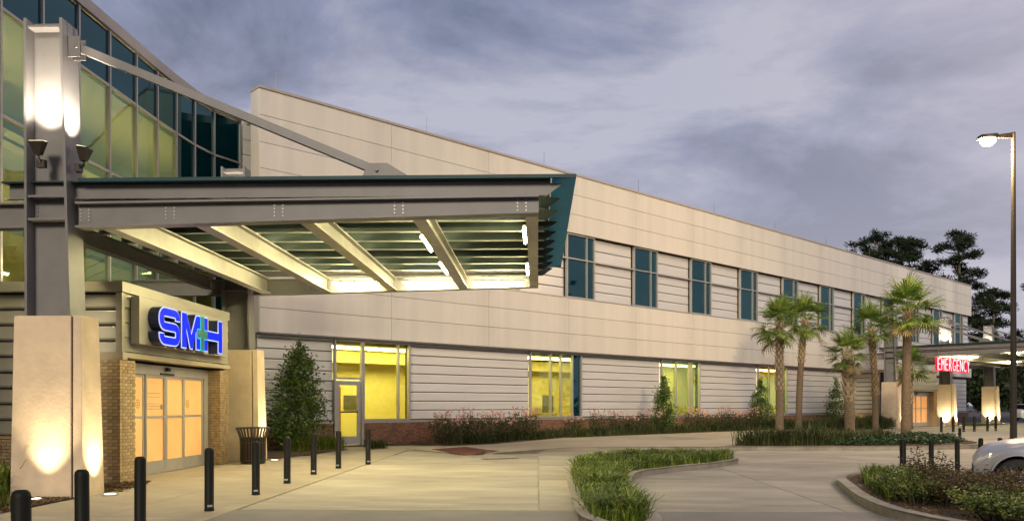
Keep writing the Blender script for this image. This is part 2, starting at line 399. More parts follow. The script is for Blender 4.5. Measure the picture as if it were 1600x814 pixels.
# beds
sheet('mulch_bed', [EW(-30, 6)[:2], EW(-7.9, 6)[:2], EW(-7.9, 16.7)[:2], EW(-30, 16.7)[:2]], .012, M_mulch)
sheet('planting_bed', [EW(-9.5, 24.2)[:2], EW(-7.7, 24.2)[:2], FW(-.95, -1.75)[:2], FW(-.75, -.02)[:2], FW(-4.5, -.02)[:2]], .03, M_mulch)
def walk_z(x, y): return .135*max(0, min(1, (x+.9)/3.0)) + .003
SW = smooth_path([(-3.9, 30.6), (-2.4, 28.2), (-.6, 27.4), (1.2, 28.1), (4, 28.75), (9, 29.0)], .4)
back = [FW(t, -2.0)[:2] for t in (30, 24, 18, 12, 8, 5, 3.2)]
swp = [(p.x, p.y) for p in SW] + [(13, 33.5), (17, 39)] + back
def strip_sheet(name, front, back, zf, mat, n=40, rows=3):
    def samp(P, t):
        L = [0]
        for i in range(len(P)-1): L.append(L[-1] + math.dist(P[i], P[i+1]))
        s = t*L[-1]
        for i in range(len(P)-1):
            if s <= L[i+1] or i == len(P)-2:
                u = (s-L[i])/max(1e-6, L[i+1]-L[i]); return (P[i][0] + (P[i+1][0]-P[i][0])*u, P[i][1] + (P[i+1][1]-P[i][1])*u)
    vs = []
    for i in range(n+1):
        f = samp(front, i/n); b = samp(back, i/n)
        for r in range(rows+1):
            x = f[0] + (b[0]-f[0])*r/rows; y = f[1] + (b[1]-f[1])*r/rows; vs.append((x, y, zf(x, y)))
    k = rows+1
    vs += [(vs[i*k][0], vs[i*k][1], -.04) for i in range(n+1)]; q0 = k*(n+1)
    m = MB(); m.add(vs, [(q0+i, q0+i+1, (i+1)*k, i*k) for i in range(n)] + [(i*k+r, (i+1)*k+r, (i+1)*k+r+1, i*k+r+1) for i in range(n) for r in range(rows)])
    return m.build(name, mat, kind='structure')
strip_sheet('pavement', [(p.x, p.y) for p in SW] + [(13, 33.5), (16.2, 38.5)], [FW(t, -2.2)[:2] for t in (2.2, 5, 8, 12, 18, 24, 29)], walk_z, M_walk)
strip_sheet('planting_bed', [FW(t, y)[:2] for t, y in ((3.0, -1.55), (4, -1.75), (9, -2.1), (20, -2.25), (42.5, -2.3))], [FW(t, -.02)[:2] for t in (3.0, 4, 9, 20, 42.5)], lambda x, y: walk_z(x, y) + .012, M_mulch)
# far kerb (road face is towards the camera): runs right to left so that its left side is the road
kerb('long low concrete kerb between the driveway and the pavement by the long facade', [(17.9, 38.8), (18.7, 36.0), (18.2, 32.4), (16.0, 30.0), (12.5, 29.2), (8, 29.0), (4, 28.8), (1.6, 28.35), (.2, 27.65), (-.6, 27.4)][::-1], h=.135, w=-.16, hf=lambda p: min(.145, walk_z(p.x, p.y)+.012))
sheet('palm_bed', [(7.3, 29.2), (12.5, 29.4), (15.9, 30.2), (18.0, 32.4), (18.5, 36), (17.7, 38.8), (14, 35.5), (11.2, 32.4)], .142, M_mulch)
# centre island
ISL = [(1.02, 11.0), (1.05, 13.0), (1.12, 15.0), (1.28, 18.0), (1.45, 20.0), (2.0, 21.6), (3.6, 22.9), (5.6, 23.6), (6.15, 22.9), (5.3, 21.4), (3.9, 19.9), (2.85, 18.6), (2.35, 17.0), (2.1, 14.8), (1.92, 12.5), (1.8, 10.6), (1.4, 10.0)]
kerb('pale concrete kerb round the boomerang shaped grass island', ISL[::-1], closed=True, seg=2.2, w=-.16)
isl_path = smooth_path(ISL, .4, True); sheet('island_bed', [(p.x, p.y) for p in isl_path], .10, M_mulch)
# right island
RIS = [(7.6, 8.6), (6.3, 9.2), (5.65, 10.2), (5.4, 11.6), (5.62, 13.2), (6.1, 15.0), (6.7, 16.9), (7.6, 18.0), (9.5, 18.6), (13, 18.9), (13.2, 17.6), (9.0, 17.2), (8.25, 16.4), (8.1, 14.6), (8.8, 13.6), (11, 13.2), (11, 8.4)]
kerb('grey concrete kerb round the shrub island on the right', RIS[::-1], closed=True, seg=2.4, w=-.16, h=.16)
ris_path = smooth_path(RIS, .4, True); sheet('shrub_bed', [(p.x, p.y) for p in ris_path], .11, M_mulch)
dg_ = thing('drain_grate', 'small dark drain grate in the driveway right of the tactile paving panel', 'drain', (-.35, 24.6, .003), R(20))
m = MB(); m.box(-.55, .55, -.16, .16, 0, .004); m.build('frame', M_dark, dg_)
for k in range(9):
    m = MB(); m.box(-.52 + k*.116, -.46 + k*.116, -.14, .14, .0045, .010); m.build('bar', M_bronze, dg_)
# tactile pad
pad = thing('tactile_pad', 'dark red tactile paving panel with domes where the kerb drops to the driveway', 'tactile paving', (-1.6, 28.9, 0))
PA = [(-2.86, 29.7), (-1.75, 31.4), (-.43, 28.3), (-1.5, 26.2)]
def padpt(u, v, dz):
    x = (PA[0][0]*(1-u) + PA[1][0]*u)*(1-v) + (PA[3][0]*(1-u) + PA[2][0]*u)*v
    y = (PA[0][1]*(1-u) + PA[1][1]*u)*(1-v) + (PA[3][1]*(1-u) + PA[2][1]*u)*v
    return (x+1.6, y-28.9, walk_z(x, y) + dz)
for i in range(3):
    for j in range(6):
        u0, u1, v0, v1 = i/3+.006, (i+1)/3-.006, j/6+.003, (j+1)/6-.003; m = MB()
        m.hexa([padpt(u0, v0, .002), padpt(u1, v0, .002), padpt(u1, v1, .002), padpt(u0, v1, .002), padpt(u0, v0, .012), padpt(u1, v0, .012), padpt(u1, v1, .012), padpt(u0, v1, .012)])
        for a in range(6):
            for b in range(5):
                c = padpt(u0 + (u1-u0)*(a+.5)/6, v0 + (v1-v0)*(b+.5)/5, .0121)
                m.box(c[0]-.025, c[0]+.025, c[1]-.025, c[1]+.025, c[2], c[2]+.006)
        m.build('paving_panel', M_pad, pad)


# ------------------------------------------------------------------ long two-storey wing
wing = thing('hospital_wing', 'long two storey wing with beige cladding bands, silver siding and teal windows', 'building', WING_O, WING_R)
T0, T1 = -3.6, 67.2
ZB0, ZB1, ZW1, ZR = 4.12, 6.68, 9.82, 12.58
BY = -.25
def boxmesh(name, w, d, h, mat, ch=.0, cache={}):
    k = (name, round(w, 3), round(d, 3), round(h, 3), mat.name)
    if k not in cache:
        m = MB(); m.box(0, w, 0, d, 0, h); cache[k] = m.mesh(name, mat)
    return cache[k]
m = MB()                                        # dark core behind the joints, floor plates, roof and gable
m.box(T0+.02, T1-.02, BY+.06, .34, ZB0+.02, ZB1-.02); m.box(T0+.02, T1-.02, BY+.06, .34, ZW1+.02, ZR-.03); m.box(T0+.02, 1.90, BY+.06, .34, ZB1-.02, ZW1+.02)
m.build('wall_core', M_dark, wing)
m = MB(); m.box(T0+2.5, T1-.05, .5, 16, .05, ZB0); m.box(T0+2.5, T1-.05, .35, 16, ZB0+.01, ZR-.45); 
m = MB(); m.box(T0+.4, T1-.1, .36, 16, ZR-.7, ZR-.45); m.box(T0+.4, T1-.1, 15.8, 16, .02, ZR-.75); m.box(T0+.42, T0+.7, 4.6, 15.7, .02, ZR-.75)
m.build('roof', M_cop, wing)
m = MB(); m.box(T1-.3, T1-.02, .36, 15.78, .02, ZR-.02); m.build('end_wall', M_clad, wing)
m = MB(); m.box(T0-.03, T1+.03, BY-.05, .42, ZR, ZR+.09); m.build('coping', M_cop, wing)
seams = [T0] + [1.92 + 5.12*k for k in range(13)] + [T1]
for i in range(len(seams)-1):
    w = seams[i+1]-seams[i]-.02
    for za, zb in ((ZB0, 4.98), (4.98, 5.85), (5.85, ZB1), (ZW1, 10.72), (10.72, 11.66), (11.66, ZR)) + (((ZB1, 7.73), (7.73, 8.78), (8.78, ZW1)) if i == 0 else ()):
        inst(boxmesh('cladding_panel', w, .055, zb-za-.018, M_clad), 'cladding_panel', wing, (seams[i]+.01, BY + random.uniform(-.002, .002), za+.009))
m = MB(); m.box(T0-.012, T0+.012, BY+.03, .40, ZB0, ZR-.01); m.build('end_panel', M_clad, wing)
m = MB(); m.box(T0+.03, T1, BY+.01, .5, ZB0-.05, ZB0-.002); m.build('soffit', M_alud, wing)
m = MB(); m.box(1.93, T1, BY-.02, .0, ZB1+.002, ZB1+.05); m.build('sill_flashing', M_alu, wing)
# upper window strip
WX = [12.16 + 5.12*k for k in range(-1, 11)]
YU = -.02
m = MB(); m.box(1.95, T1-.35, YU+.16, .34, ZB1+.06, ZW1-.005); m.build('strip_backing', M_dark, wing)
ZRAIL = 8.62
def window(parent, name, x0, x1, z0, z1, y, mull, rails, glass_fn, fm=M_alu, fw=.055, fd=.12):
    f = MB()
    f.box(x0, x1, y-fd, y+.02, z0, z0+fw); f.box(x0, x1, y-fd, y+.02, z1-fw, z1)
    xs = [x0] + mull + [x1]
    for i, x in enumerate(xs):
        a, b = (x, x+fw) if i == 0 else ((x-fw, x) if i == len(xs)-1 else (x-fw/2, x+fw/2))
        f.box(a, b, y-fd-.004, y+.018, z0+fw*.9, z1-fw*.9)
    for i in range(len(xs)-1):
        for r in rails:
            f.box(xs[i]+fw*.4, xs[i+1]-fw*.4, y-fd+.004, y+.016, r-fw/2, r+fw/2)
    fo = f.build(name, fm, parent)
    zs = [z0] + list(rails) + [z1]
    for i in range(len(xs)-1):
        for j in range(len(zs)-1):
            p = MB(); p.box(xs[i]+fw*.3, xs[i+1]-fw*.3, y-.03, y-.018, zs[j]+fw*.3, zs[j+1]-fw*.3)
            p.build('pane', glass_fn(i, j), fo)
    return fo
def planks(parent, x0, x1, z0, z1, y, n, mat, d=.05, name='siding_panel'):
    p = (z1-z0)/n; key = ('plank', round(x1-x0, 3), round(p, 3), mat.name)
    if key not in planks.c:
        m = MB(); w = x1-x0; h = p-.026
        pr = [(0, 0), (-d*.75, .004), (-d, .022), (-d*.86, h-.035), (-d*.5, h), (0, h)]
        m.prism(pr, lambda a, b: (0.006, a, b), lambda a, b: (w-.006, a, b)); planks.c[key] = m.mesh(name, mat)
    for k in range(n): inst(planks.c[key], name, parent, (x0, y, z0 + k*p + .015))
planks.c = {}
xa = 1.92
for k, x in enumerate(WX):
    window(wing, 'window', x, x+2.0, ZB1+.06, ZW1-.01, YU, [x+1.42], [ZRAIL], lambda i, j: M_tglass)
    if x - xa > .3:
        planks(wing, xa+.03, x-.03, ZB1+.07, ZRAIL-.03, YU+.13, 4, M_sid); planks(wing, xa+.03, x-.03, ZRAIL+.03, ZW1-.02, YU+.13, 2, M_sid)
    xa = x+2.0
planks(wing, xa+.03, T1-.05, ZB1+.07, ZRAIL-.03, YU+.13, 4, M_sid); planks(wing, xa+.03, T1-.05, ZRAIL+.03, ZW1-.02, YU+.13, 2, M_sid)
for k, x in enumerate(WX):
    m = MB(); nx = WX[k+1] if k+1 < len(WX) else T1-.05
    m.box(x+2.003, nx-.003, YU-.10, YU+.1, ZRAIL-.028, ZRAIL+.028); m.build('window_rail', M_alu, wing)
# lower storey
ZS, ZL = .98, ZB0-.06
LW = [(-.5, 2.98), (9.79, 13.3), (19.76, 23.4), (29.74, 33.3)]
edges = [T0+.03] + [v for p in LW for v in p] + [43.4]
for xa, xb, zz in [(edges[i], edges[i+1]-.001, ZL) for i in range(0, len(edges), 2)] + [(43.4, T1-.3, ZL)] + [(a, b-.001, ZS-.09) for a, b in LW[1:]] + [(.8, 2.98, ZS-.09)]:
    m = MB(); m.box(xa, xb, .13, .3, .05, zz); m.build('wall_backing', M_dark, wing)
for i in range(0, len(edges), 2): planks(wing, edges[i]+.03, edges[i+1]-.03, ZS+.02, ZL-.10, .13, 8, M_sid, d=.055)
planks(wing, 43.45, T1-.35, ZS+.02, ZL-.10, .13, 8, M_sid, d=.055)
for i in range(0, len(edges), 2):
    m = MB(); m.box(edges[i]+.02, edges[i+1]-.02, .01, .13, ZL-.09, ZL); m.build('head_trim', M_alu, wing)
# brick wainscot (courses built brick by brick, joined: bricks only a few pixels long)
m = MB()
def wains(x0, x1):
    z = .06; r = 0
    while z < ZS-.10:
        x = x0 - (.11 if r % 2 else 0)
        while x < x1:
            a, b = max(x, x0), min(x+.21, x1)
            if b-a > .03: m.box(a+.005, b-.005, .0 + random.uniform(-.004, .004), .12, z, z+.064, random.choice((0, 0, 1)))
            x += .22
        z += .076; r += 1
for a, b in ((T0, -.55), (.82, 30)): wains(a, b)
M_rb2 = pmat('red_brick_dark', (.17, .085, .06), .85, var=.25, scale=9)
m.build('brick', [M_rbrick, M_rb2], wing, kind='stuff')
m = MB(); m.box(30, T1, .0, .12, .05, ZS-.1); m.build('base_wall', M_rbrick, wing)
for a, b in ((T0, -.52), (.80, T1-.35)):
    m = MB(); m.box(a, b, -.03, .13, ZS-.085, ZS-.002); m.build('brick_sill', M_alu, wing)
# rooms behind the lit windows
def room(parent, x0, x1, d, z0, z1, y=.32, extra=None, wall=M_room):
    x1 = x1 + d*.9
    m = MB(); m.box(x0-.6, x1+.6, y+d, y+d+.1, z0, z1); m.box(x0-.7, x0-.6, y, y+d+.1, z0, z1); m.box(x1+.6, x1+.7, y, y+d+.1, z0, z1)
    m.box(x0-.7, x1+.7, y, y+d+.1, z1+.001, z1+.1); r = m.build('room', wall, parent)
    f = MB(); f.box(x0-.6, x1+.6, y, y+d, z0-.1, z0-.001); f.build('room_floor', M_floor, r)
    w = x1-x0
    for k in range(4):
        p = MB(); p.box(x0-.3 + w*k/4, x0-.3 + w*(k+1)/4-.25, y+.7, y+1.8, z1-.05, z1-.002); p.build('ceiling_light', M_panel, r)
    cw = MB(); cw.box(x0+1.0, x0+2.1, y+d-.5, y+d-.02, z0+.01, z0+.86); cw.build('cabinet', M_furn, r)
    pf = MB(); pf.box(x0+2.6, x0+3.3, y+d-.05, y+d-.005, z0+1.35, z0+1.95); pf.build('picture', M_alud, r)
    bk = MB(); bk.box(x0-.55, x1+.55, y+d-.9, y+d-.02, z1-.55, z1-.06); bk.build('bulkhead', wall, r) if d > 3 else None
    return r
r0 = room(wing, *LW[0], 3.2, .05, 3.9)
b = MB(); b.box(.40, .72, 1.5, 1.6, .06, 2.3); b.build('inner_door', M_orange, r0)
r1 = room(wing, *LW[1], 4.0, .05, 3.9)
b = MB(); b.box(14.0, 15.2, 3.4, 3.9, .06, 1.15); b.build('counter', M_floor, r1)
b = MB(); b.box(14.25, 15.0, 3.5, 3.6, 1.18, 2.1); b.build('notice_board', M_alud, r1)
room(wing, *LW[2], 2.6, .05, 3.9); room(wing, *LW[3], 2.6, .05, 3.9)
for k, (a, b) in enumerate(LW[1:]):
    window(wing, 'window', a, b, ZS, ZL, .06, [a+1.35, a+2.05 if k == 0 else a+2.6, a+2.85], [], (lambda i, j: M_tglass if i == 3 else M_glass) if k == 0 else (lambda i, j: M_glass), fw=.07)
# door unit: transom, door, tall sidelights
window(wing, 'window', .75, 2.98, ZS, ZL, .06, [2.42], [], lambda i, j: M_glass, fw=.07)
window(wing, 'window', -.5, .745, 2.56, ZL, .06, [], [], lambda i, j: M_glass, fw=.07)
m = MB(); m.box(.72, .79, -.05, .13, .05, ZS-.002); m.box(-.5, -.43, -.05, .13, .05, 2.555); m.box(.68, .745, -.05, .13, .05, 2.555); m.build('door_frame', M_alu, wing)
dr = MB(); x0, x1, y0, y1 = -.42, .67, -.01, .05
for a in ((x0, x0+.15, .08, 2.5), (x1-.15, x1, .08, 2.5), (x0+.15, x1-.15, .08, .4), (x0+.15, x1-.15, 2.34, 2.5), (x0+.15, x1-.15, 1.3, 1.36)): dr.box(a[0], a[1], y0, y1, a[2], a[3])
do = dr.build('door', M_alu, wing)
p = MB(); p.box(x0+.15, x1-.15, .015, .025, .4, 2.34); p.build('pane', M_glass, do)
p = MB(); p.box(x0+.16, x1-.16, -.075, -.045, 1.30, 1.345); p.box(x0+.2, x0+.23, -.05, -.012, 1.30, 1.345); p.box(x1-.23, x1-.2, -.05, -.012, 1.30, 1.345); p.build('handle', M_black, do)
# lightning rods on the coping
rod = MB(); rod.tube([(0, 0, 0), (0, 0, .06)], .05, 6); rod.tube([(0, 0, .05), (0, 0, .75)], [.016, .008], 5)
rodm = rod.mesh('lightning_rod', M_alud)
for i, t in enumerate((-2.8, 3.9, 10.8, 17.9, 25.0, 32.0, 39.0, 46.0, 53.0)):
    o = inst(rodm, 'lightning_rod', None, FW(t, .08, ZR+.09))
    o0 = ('nearest', 'second', 'third', 'fourth', 'fifth', 'sixth', 'seventh', 'eighth', 'ninth')[i]
    tag(o, f'thin grey lightning rod on the long roof edge, {o0} from the left', 'lightning rod', 'lightning rods along the roof edge')

# ------------------------------------------------------------------ glass atrium (curved curtain wall)
AO = EW(-11.7, 20)
atr = thing('glass_atrium', 'tall curved atrium with a teal glass curtain wall behind the canopy', 'building', AO, TH)
AOFF = (-11.7, 20, 0)
AP = [(-11.78, 6.0), (-11.78, 7.5), (-11.78, 9.0), (-11.78, 10.5), (-11.78, 12.0), (-11.78, 13.45), (-11.78, 14.9), (-11.78, 16.4), (-11.78, 17.88), (-11.77, 19.42), (-11.75, 20.94), (-11.71, 22.40), (-11.68, 23.85), (-11.66, 25.15), (-11.60, 26.35), (-11.50, 27.55), (-11.28, 28.68), (-10.75, 29.75)]
ZA = [4.15, 5.75, 7.95, 10.3, 11.82]
def seg_box(m, p, q, z0, z1, off0, off1, mi=0, ext=0.0):
    d = Vector((q[0]-p[0], q[1]-p[1])); d.normalize(); n = Vector((d.y, -d.x))     # n points to the outside (+a)
    p = (p[0]-d.x*ext, p[1]-d.y*ext); q = (q[0]+d.x*ext, q[1]+d.y*ext)
    c = [(p[0]+n.x*off0, p[1]+n.y*off0), (q[0]+n.x*off0, q[1]+n.y*off0), (q[0]+n.x*off1, q[1]+n.y*off1), (p[0]+n.x*off1, p[1]+n.y*off1)]
    m.hexa([(x, y, z0) for x, y in c] + [(x, y, z1) for x, y in c], mi)
fm = MB(AOFF)
for i, p in enumerate(AP):
    q = AP[min(i+1, len(AP)-1)]; pp = AP[max(i-1, 0)]; d = Vector((q[0]-pp[0], q[1]-pp[1])).normalized()
    a = (p[0]-d.x*.032, p[1]-d.y*.032); b = (p[0]+d.x*.032, p[1]+d.y*.032)
    mm = MB(AOFF); seg_box(mm, a, b, ZA[0], ZA[-1]-.002, -.10, .045); mm.build('mullion', M_alu, atr)
for z in ZA[1:-1]:
    mm = MB(AOFF)
    for i in range(len(AP)-1): seg_box(mm, AP[i], AP[i+1], z-.032, z+.032, -.08, .035, ext=-.035)
    mm.build('transom', M_alu, atr)
for i in range(len(AP)-1):
    for j in range(len(ZA)-1):
        g = MB(AOFF); seg_box(g, AP[i], AP[i+1], ZA[j]+.03, ZA[j+1]-.03, -.03, -.018, ext=-.03)
        solid = j == 3 or (j == 2 and i >= 14) or (j == 1 and i == 16) or j == 0 and i >= 16
        g.build('pane', M_tglass if solid else M_aglass, atr)
mm = MB(AOFF)
for i in range(len(AP)-1): seg_box(mm, AP[i], AP[i+1], ZA[-1], ZA[-1]+.30, -.3, .10, ext=.004)
mm.build('fascia', M_cop, atr)
mm = MB(AOFF); mm.box(-26, -12.1, 5, 33, ZA[-1]+.05, ZA[-1]+.25); mm.build('roof', M_cop, atr)
mm = MB(AOFF); mm.box(-18.2, -18, 5, 34, .05, ZA[-1]); mm.box(-18, -12.05, 5, 5.2, .05, ZA[-1]); mm.box(-18, -9.9, 33.8, 34, .05, ZA[-1]); mm.build('back_wall', M_room2, atr)
mm = MB(AOFF); mm.box(-17.95, -12.0, 5.25, 31, 10.35, 10.5); mm.build('ceiling', M_cop, atr)
mm = MB(AOFF); mm.box(-15.6, -15.4, 5.25, 31, 4.0, 9.2); mm.build('gallery_wall', M_room2, atr)
mm = MB(AOFF); mm.box(-17.9, -11.95, 5.25, 31, 3.95, 4.08); mm.build('floor', M_floor, atr)
for z in (5.70, 7.90):  # troughs added to hide made-up lamps that brighten the atrium interior
    for b in (8, 12.4, 16.8, 21.2, 25.6):
        mm = MB(AOFF); mm.box(-12.06, -12.02, b, b+4.1, z-.06, z+.16); mm.box(-12.40, -12.061, b, b+4.1, z-.06, z-.02); co = mm.build('added_trough', M_cop, atr)
        p = MB(AOFF); p.box(-12.36, -12.10, b+.05, b+4.05, z-.01, z+.03); p.build('added_light', M_panel2, co)
mm = MB(AOFF); mm.box(-15.35, -13.4, 5.3, 30, 8.05, 8.25); mm.build('gallery_floor', M_cop, atr)
# siding strip between the atrium and the end of the wing
for k in range(14):
    mm = MB(AOFF); seg_box(mm, (-10.70, 29.85), (-9.75, 30.75), 4.2 + k*.54, 4.2 + k*.54 + .51, -.05, .03); mm.build('siding_panel', M_sid, atr)

# ------------------------------------------------------------------ canopies
def ibeam(m, p, q, z0p, z1p, z0q, z1q, w=.28, tf=.035, tw=.03):
    """I-section between plan points p and q; heights at either end"""
    d = Vector((q[0]-p[0], q[1]-p[1])).normalized(); n = Vector((-d.y, d.x))
    def slab(hw, ap, bp, aq, bq):
        c = [(p[0]-n.x*hw, p[1]-n.y*hw, 0), (q[0]-n.x*hw, q[1]-n.y*hw, 1), (q[0]+n.x*hw, q[1]+n.y*hw, 1), (p[0]+n.x*hw, p[1]+n.y*hw, 0)]
        m.hexa([(x, y, aq if e else ap) for x, y, e in c] + [(x, y, bq if e else bp) for x, y, e in c])
    slab(w/2, z0p, z0p+tf, z0q, z0q+tf); slab(w/2, z1p-tf, z1p, z1q-tf, z1q); slab(tw/2, z0p+tf, z1p-tf, z0q+tf, z1q-tf)
def canopy(label, loc, rz, off, lines, jo_a, detail=True):
    root = thing('entrance_canopy' if detail else 'canopy', label, 'canopy', loc, rz)
    b0, b1 = lines[0], lines[-1]; A0, A1 = -8.12, 0.02
    for li, b in enumerate(lines):
        m = MB(off); ibeam(m, (A0, b), (A1, b), 4.71, 5.16, 4.91, 5.22); m.build('main_beam', M_steel, root)
        m = MB(off); ibeam(m, (-11.6, b), (-8.98, b), 4.70, 5.16, 4.71, 5.16); m.build('tail_beam', M_steel, root)
        s = -1 if li == 0 else 1
        # bolt plates
        m = MB(off)
        for a in ((-8.08, -7.93), (-6.55, -6.40), (-4.62, -4.47), (-2.5, -2.35), (-.35, -.2)):
            for q in range(2):
                for k in range(4):
                    z = 4.86 + .06*k + (a[0]+8.1)*.016; m.box(a[q]-.012, a[q]+.012, b-.028, b+.028, z-.012, z+.012)
        m.build('bolt', M_alu, root, kind='stuff')
        m = MB(off); m.box(-8.10, -7.90, b-.022, b+.022, 4.82, 5.08); m.build('splice_plate', M_steel, root)
    for a in jo_a:
        for k in range(len(lines)-1):
            m = MB(off); h0 = 4.73 + (a+8.1)*.0225
            ibeam(m, (a, lines[k]+.145), (a, lines[k+1]-.145), h0, 5.17, h0, 5.17, w=.25); m.build('cross_beam', M_pur_lit, root)
    m = MB(off); ibeam(m, (A1-.12, b0+.145), (A1-.12, b1-.145), 4.90, 5.19, 4.90, 5.19, w=.22); m.build('end_beam', M_pur_lit, root)
    # purlins with pointed tips over the beams
    n = int(round((b1-b0)/1.06)); tip = .50
    for k in range(n+1):
        b = b0 + .05 + (b1-b0-.1)*k/n
        edge = k in (0, n)
        m = MB(off); zt = 5.50; zb = 5.235
        sd = -1 if k < n else 1
        prof = [(-9.4, zb), (tip-.36, zb), (tip-.09, zt-.07), (tip-.09, zt-.05), (tip-.27, zt-.035), (tip-.27, zt), (-9.4, zt)]
        m.prism(prof, lambda a, z: (a, b-.012, z), lambda a, z: (a, b+.012, z))
        m.box(-9.4, tip-.28, b-.07, b-.013, zt-.016, zt-.002) if False else None; m.box(-9.4, tip-.28, b+.013, b+.075, zt-.016, zt-.002)
        pu = m.build('purlin', M_steel if edge else M_web_shade, root)
        m = MB(off); m.box(-9.4, tip-.365, b-.085, b-.0125, zb-.001, zb+.014); m.build('flange', M_steel if edge else M_pur_lit, pu)
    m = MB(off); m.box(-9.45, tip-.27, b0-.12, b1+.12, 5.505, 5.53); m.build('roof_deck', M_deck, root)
    for ya, yb in ((b0-.165, b0-.121), (b1+.121, b1+.165)):
        m = MB(off); m.box(-8.05, tip+.165, ya, yb, 5.505, 5.565); m.build('roof_edge', M_tealdk, root)
    # raking gutter board at the outer end
    m = MB(off); m.hexa([(tip-.26, b0-.12, 5.475), (tip+.17, b0-.12, 5.535), (tip+.17, b1+.12, 5.535), (tip-.26, b1+.12, 5.475), (tip-.26, b0-.12, 5.504), (tip+.17, b0-.12, 5.568), (tip+.17, b1+.12, 5.568), (tip-.26, b1+.12, 5.504)])
    m.build('end_board', M_teal, root)
    m = MB(off); ibeam(m, (-9.3, b0+.2), (-9.3, b1-.2), 4.86, 5.2, 4.86, 5.2, w=.22); m.build('eaves_beam', M_steel, root)
    # raking struts from the column heads
    for b in lines:
        p = Vector((-8.18, b, 7.93)); q = Vector((-2.75, b, 5.66)); d = (q-p).normalized(); nn = Vector((-d.z, 0, d.x))
        m = MB(off); h = .07; w = .07
        c = [p-nn*h, q-nn*h, q+nn*h, p+nn*h]
        if nn.z < 0: c = [p+nn*h, q+nn*h, q-nn*h, p-nn*h]
        m.hexa([(c[0].x, b-w, c[0].z), (c[1].x, b-w, c[1].z), (c[1].x, b+w, c[1].z), (c[0].x, b+w, c[0].z), (c[3].x, b-w, c[3].z), (c[2].x, b-w, c[2].z), (c[2].x, b+w, c[2].z), (c[3].x, b+w, c[3].z)])
        m.build('strut', M_steel, root)
        for dy in (-.085, .09):
            m = MB(off); m.prism([(-3.05, 5.575), (-2.25, 5.575), (-2.62, 5.80), (-2.95, 5.80)], lambda a, z: (a, b-.015+dy, z), lambda a, z: (a, b+.015+dy, z)); m.build('gusset_plate', M_steel, root)
        for ya, yb in ((b-.10, b-.078), (b+.078, b+.10)):
            m = MB(off); m.box(-8.28, -8.05, ya, yb, 7.72, 8.08); m.build('gusset_plate', M_steel, root)
        m = MB(off); m.tube([(-2.8, b-.14, 5.68), (-2.8, b+.14, 5.68)], .03, 10); m.build('pin', M_steel, root)
        m = MB(off); m.tube([(-8.12, b-.13, 7.9), (-8.12, b+.13, 7.9)], .03, 10); m.build('pin', M_steel, root)
    return root
COFF = (-8.55, 14.5, 0)
canopy('large grey steel canopy over the sliding doors with louvred soffit and teal edge', EW(-8.55, 14.5), TH, COFF, [14.5, 23.55], [-7.69, -5.98, -4.1, -2.09])
G_R = math.atan2(-.7274, .6862)
GO = FW(41.0, -3.6)
def GW(a, b, z=0.0):                     # second entrance frame: same local layout as the first
    c, s = math.cos(G_R), math.sin(G_R); x, y = a+8.55, b-14.5
    return (GO[0] + x*c - y*s, GO[1] + x*s + y*c, z)
canopy('distant grey steel canopy over the emergency entrance with raking struts', GO, G_R, COFF, [14.5, 24.6, 34.7], [-7.69, -5.98, -4.1, -2.09], detail=False)
# tube lights
def tube_light(p, q, frame, label, rz):
    """tube lamp from local p to q (a,b,z)"""
    mid = tuple((p[i]+q[i])/2 for i in range(3)); w = frame(*mid)
    o = thing('tube_light', label, 'tube light', w, rz, 'tube lights under the canopies')
    m = MB(mid); m.tube([p, q], .028, 8); m.build('tube', M_tube, o)
    m = MB(mid); up = .055
    m.box(min(p[0], q[0])-.03, max(p[0], q[0])+.03, min(p[1], q[1])-.03, max(p[1], q[1])+.03, p[2]+.035, p[2]+.075)
    m.build('housing', M_alu, o); return o
for k, (a0, a1, nm) in enumerate(((-5.75, -4.45, 'leftmost of the three on the far beam'), (-3.75, -2.4, 'middle of the three on the far beam'), (-1.8, -.4, 'rightmost of the three on the far beam'))):
    tube_light((a0, 23.18, 5.00), (a1, 23.18, 5.00), EW, f'glowing yellow tube light under the canopy, {nm}', TH)
    tube_light((a0, 14.78, 5.04), (a1, 14.78, 5.04), EW, f'tube light behind the near canopy beam, {("left", "middle", "right")[k]} one of three, facing inwards', TH)
tube_light((-.26, 16.2, 5.02), (-.26, 17.6, 5.02), EW, 'glowing tube light on the canopy end beam, nearer of two', TH)
tube_light((-.26, 20.4, 5.02), (-.26, 21.9, 5.02), EW, 'glowing tube light on the canopy end beam, farther of two', TH)
for a, nm in ((-2.42, 'right'), (-4.43, 'middle'), (-6.31, 'left')):  # middle and left pairs are added to brighten the canopy underside
    tube_light((a, 17.3, 5.1), (a, 18.9, 5.1), EW, f'tube light {nm} canopy cross beam, nearer of two', TH)
    tube_light((a, 20.6, 5.1), (a, 22.2, 5.1), EW, f'tube light {nm} canopy cross beam, farther of two', TH)
tube_light((-9.52, 15.4, 5.05), (-9.52, 17.2, 5.05), EW, 'glowing tube light on the eaves beam above the vestibule roof, nearer of two', TH)
tube_light((-9.52, 19.5, 5.05), (-9.52, 21.6, 5.05), EW, 'glowing tube light on the eaves beam above the vestibule roof, farther of two', TH)
for k, (a, b) in enumerate(((-5.2, 17.5), (-5.2, 22), (-5.2, 27.5), (-5.2, 32), (-2, 19), (-2, 29))):
    tube_light((a-.9, b, 5.05), (a+.9, b, 5.05), GW, f'glowing tube light under the far emergency canopy, number {k+1} counted from its near end'.replace(f'number {k+1} counted from its near end', ('inner row nearest', 'inner row second', 'inner row third', 'inner row farthest', 'outer row nearer', 'outer row farther')[k]), G_R)

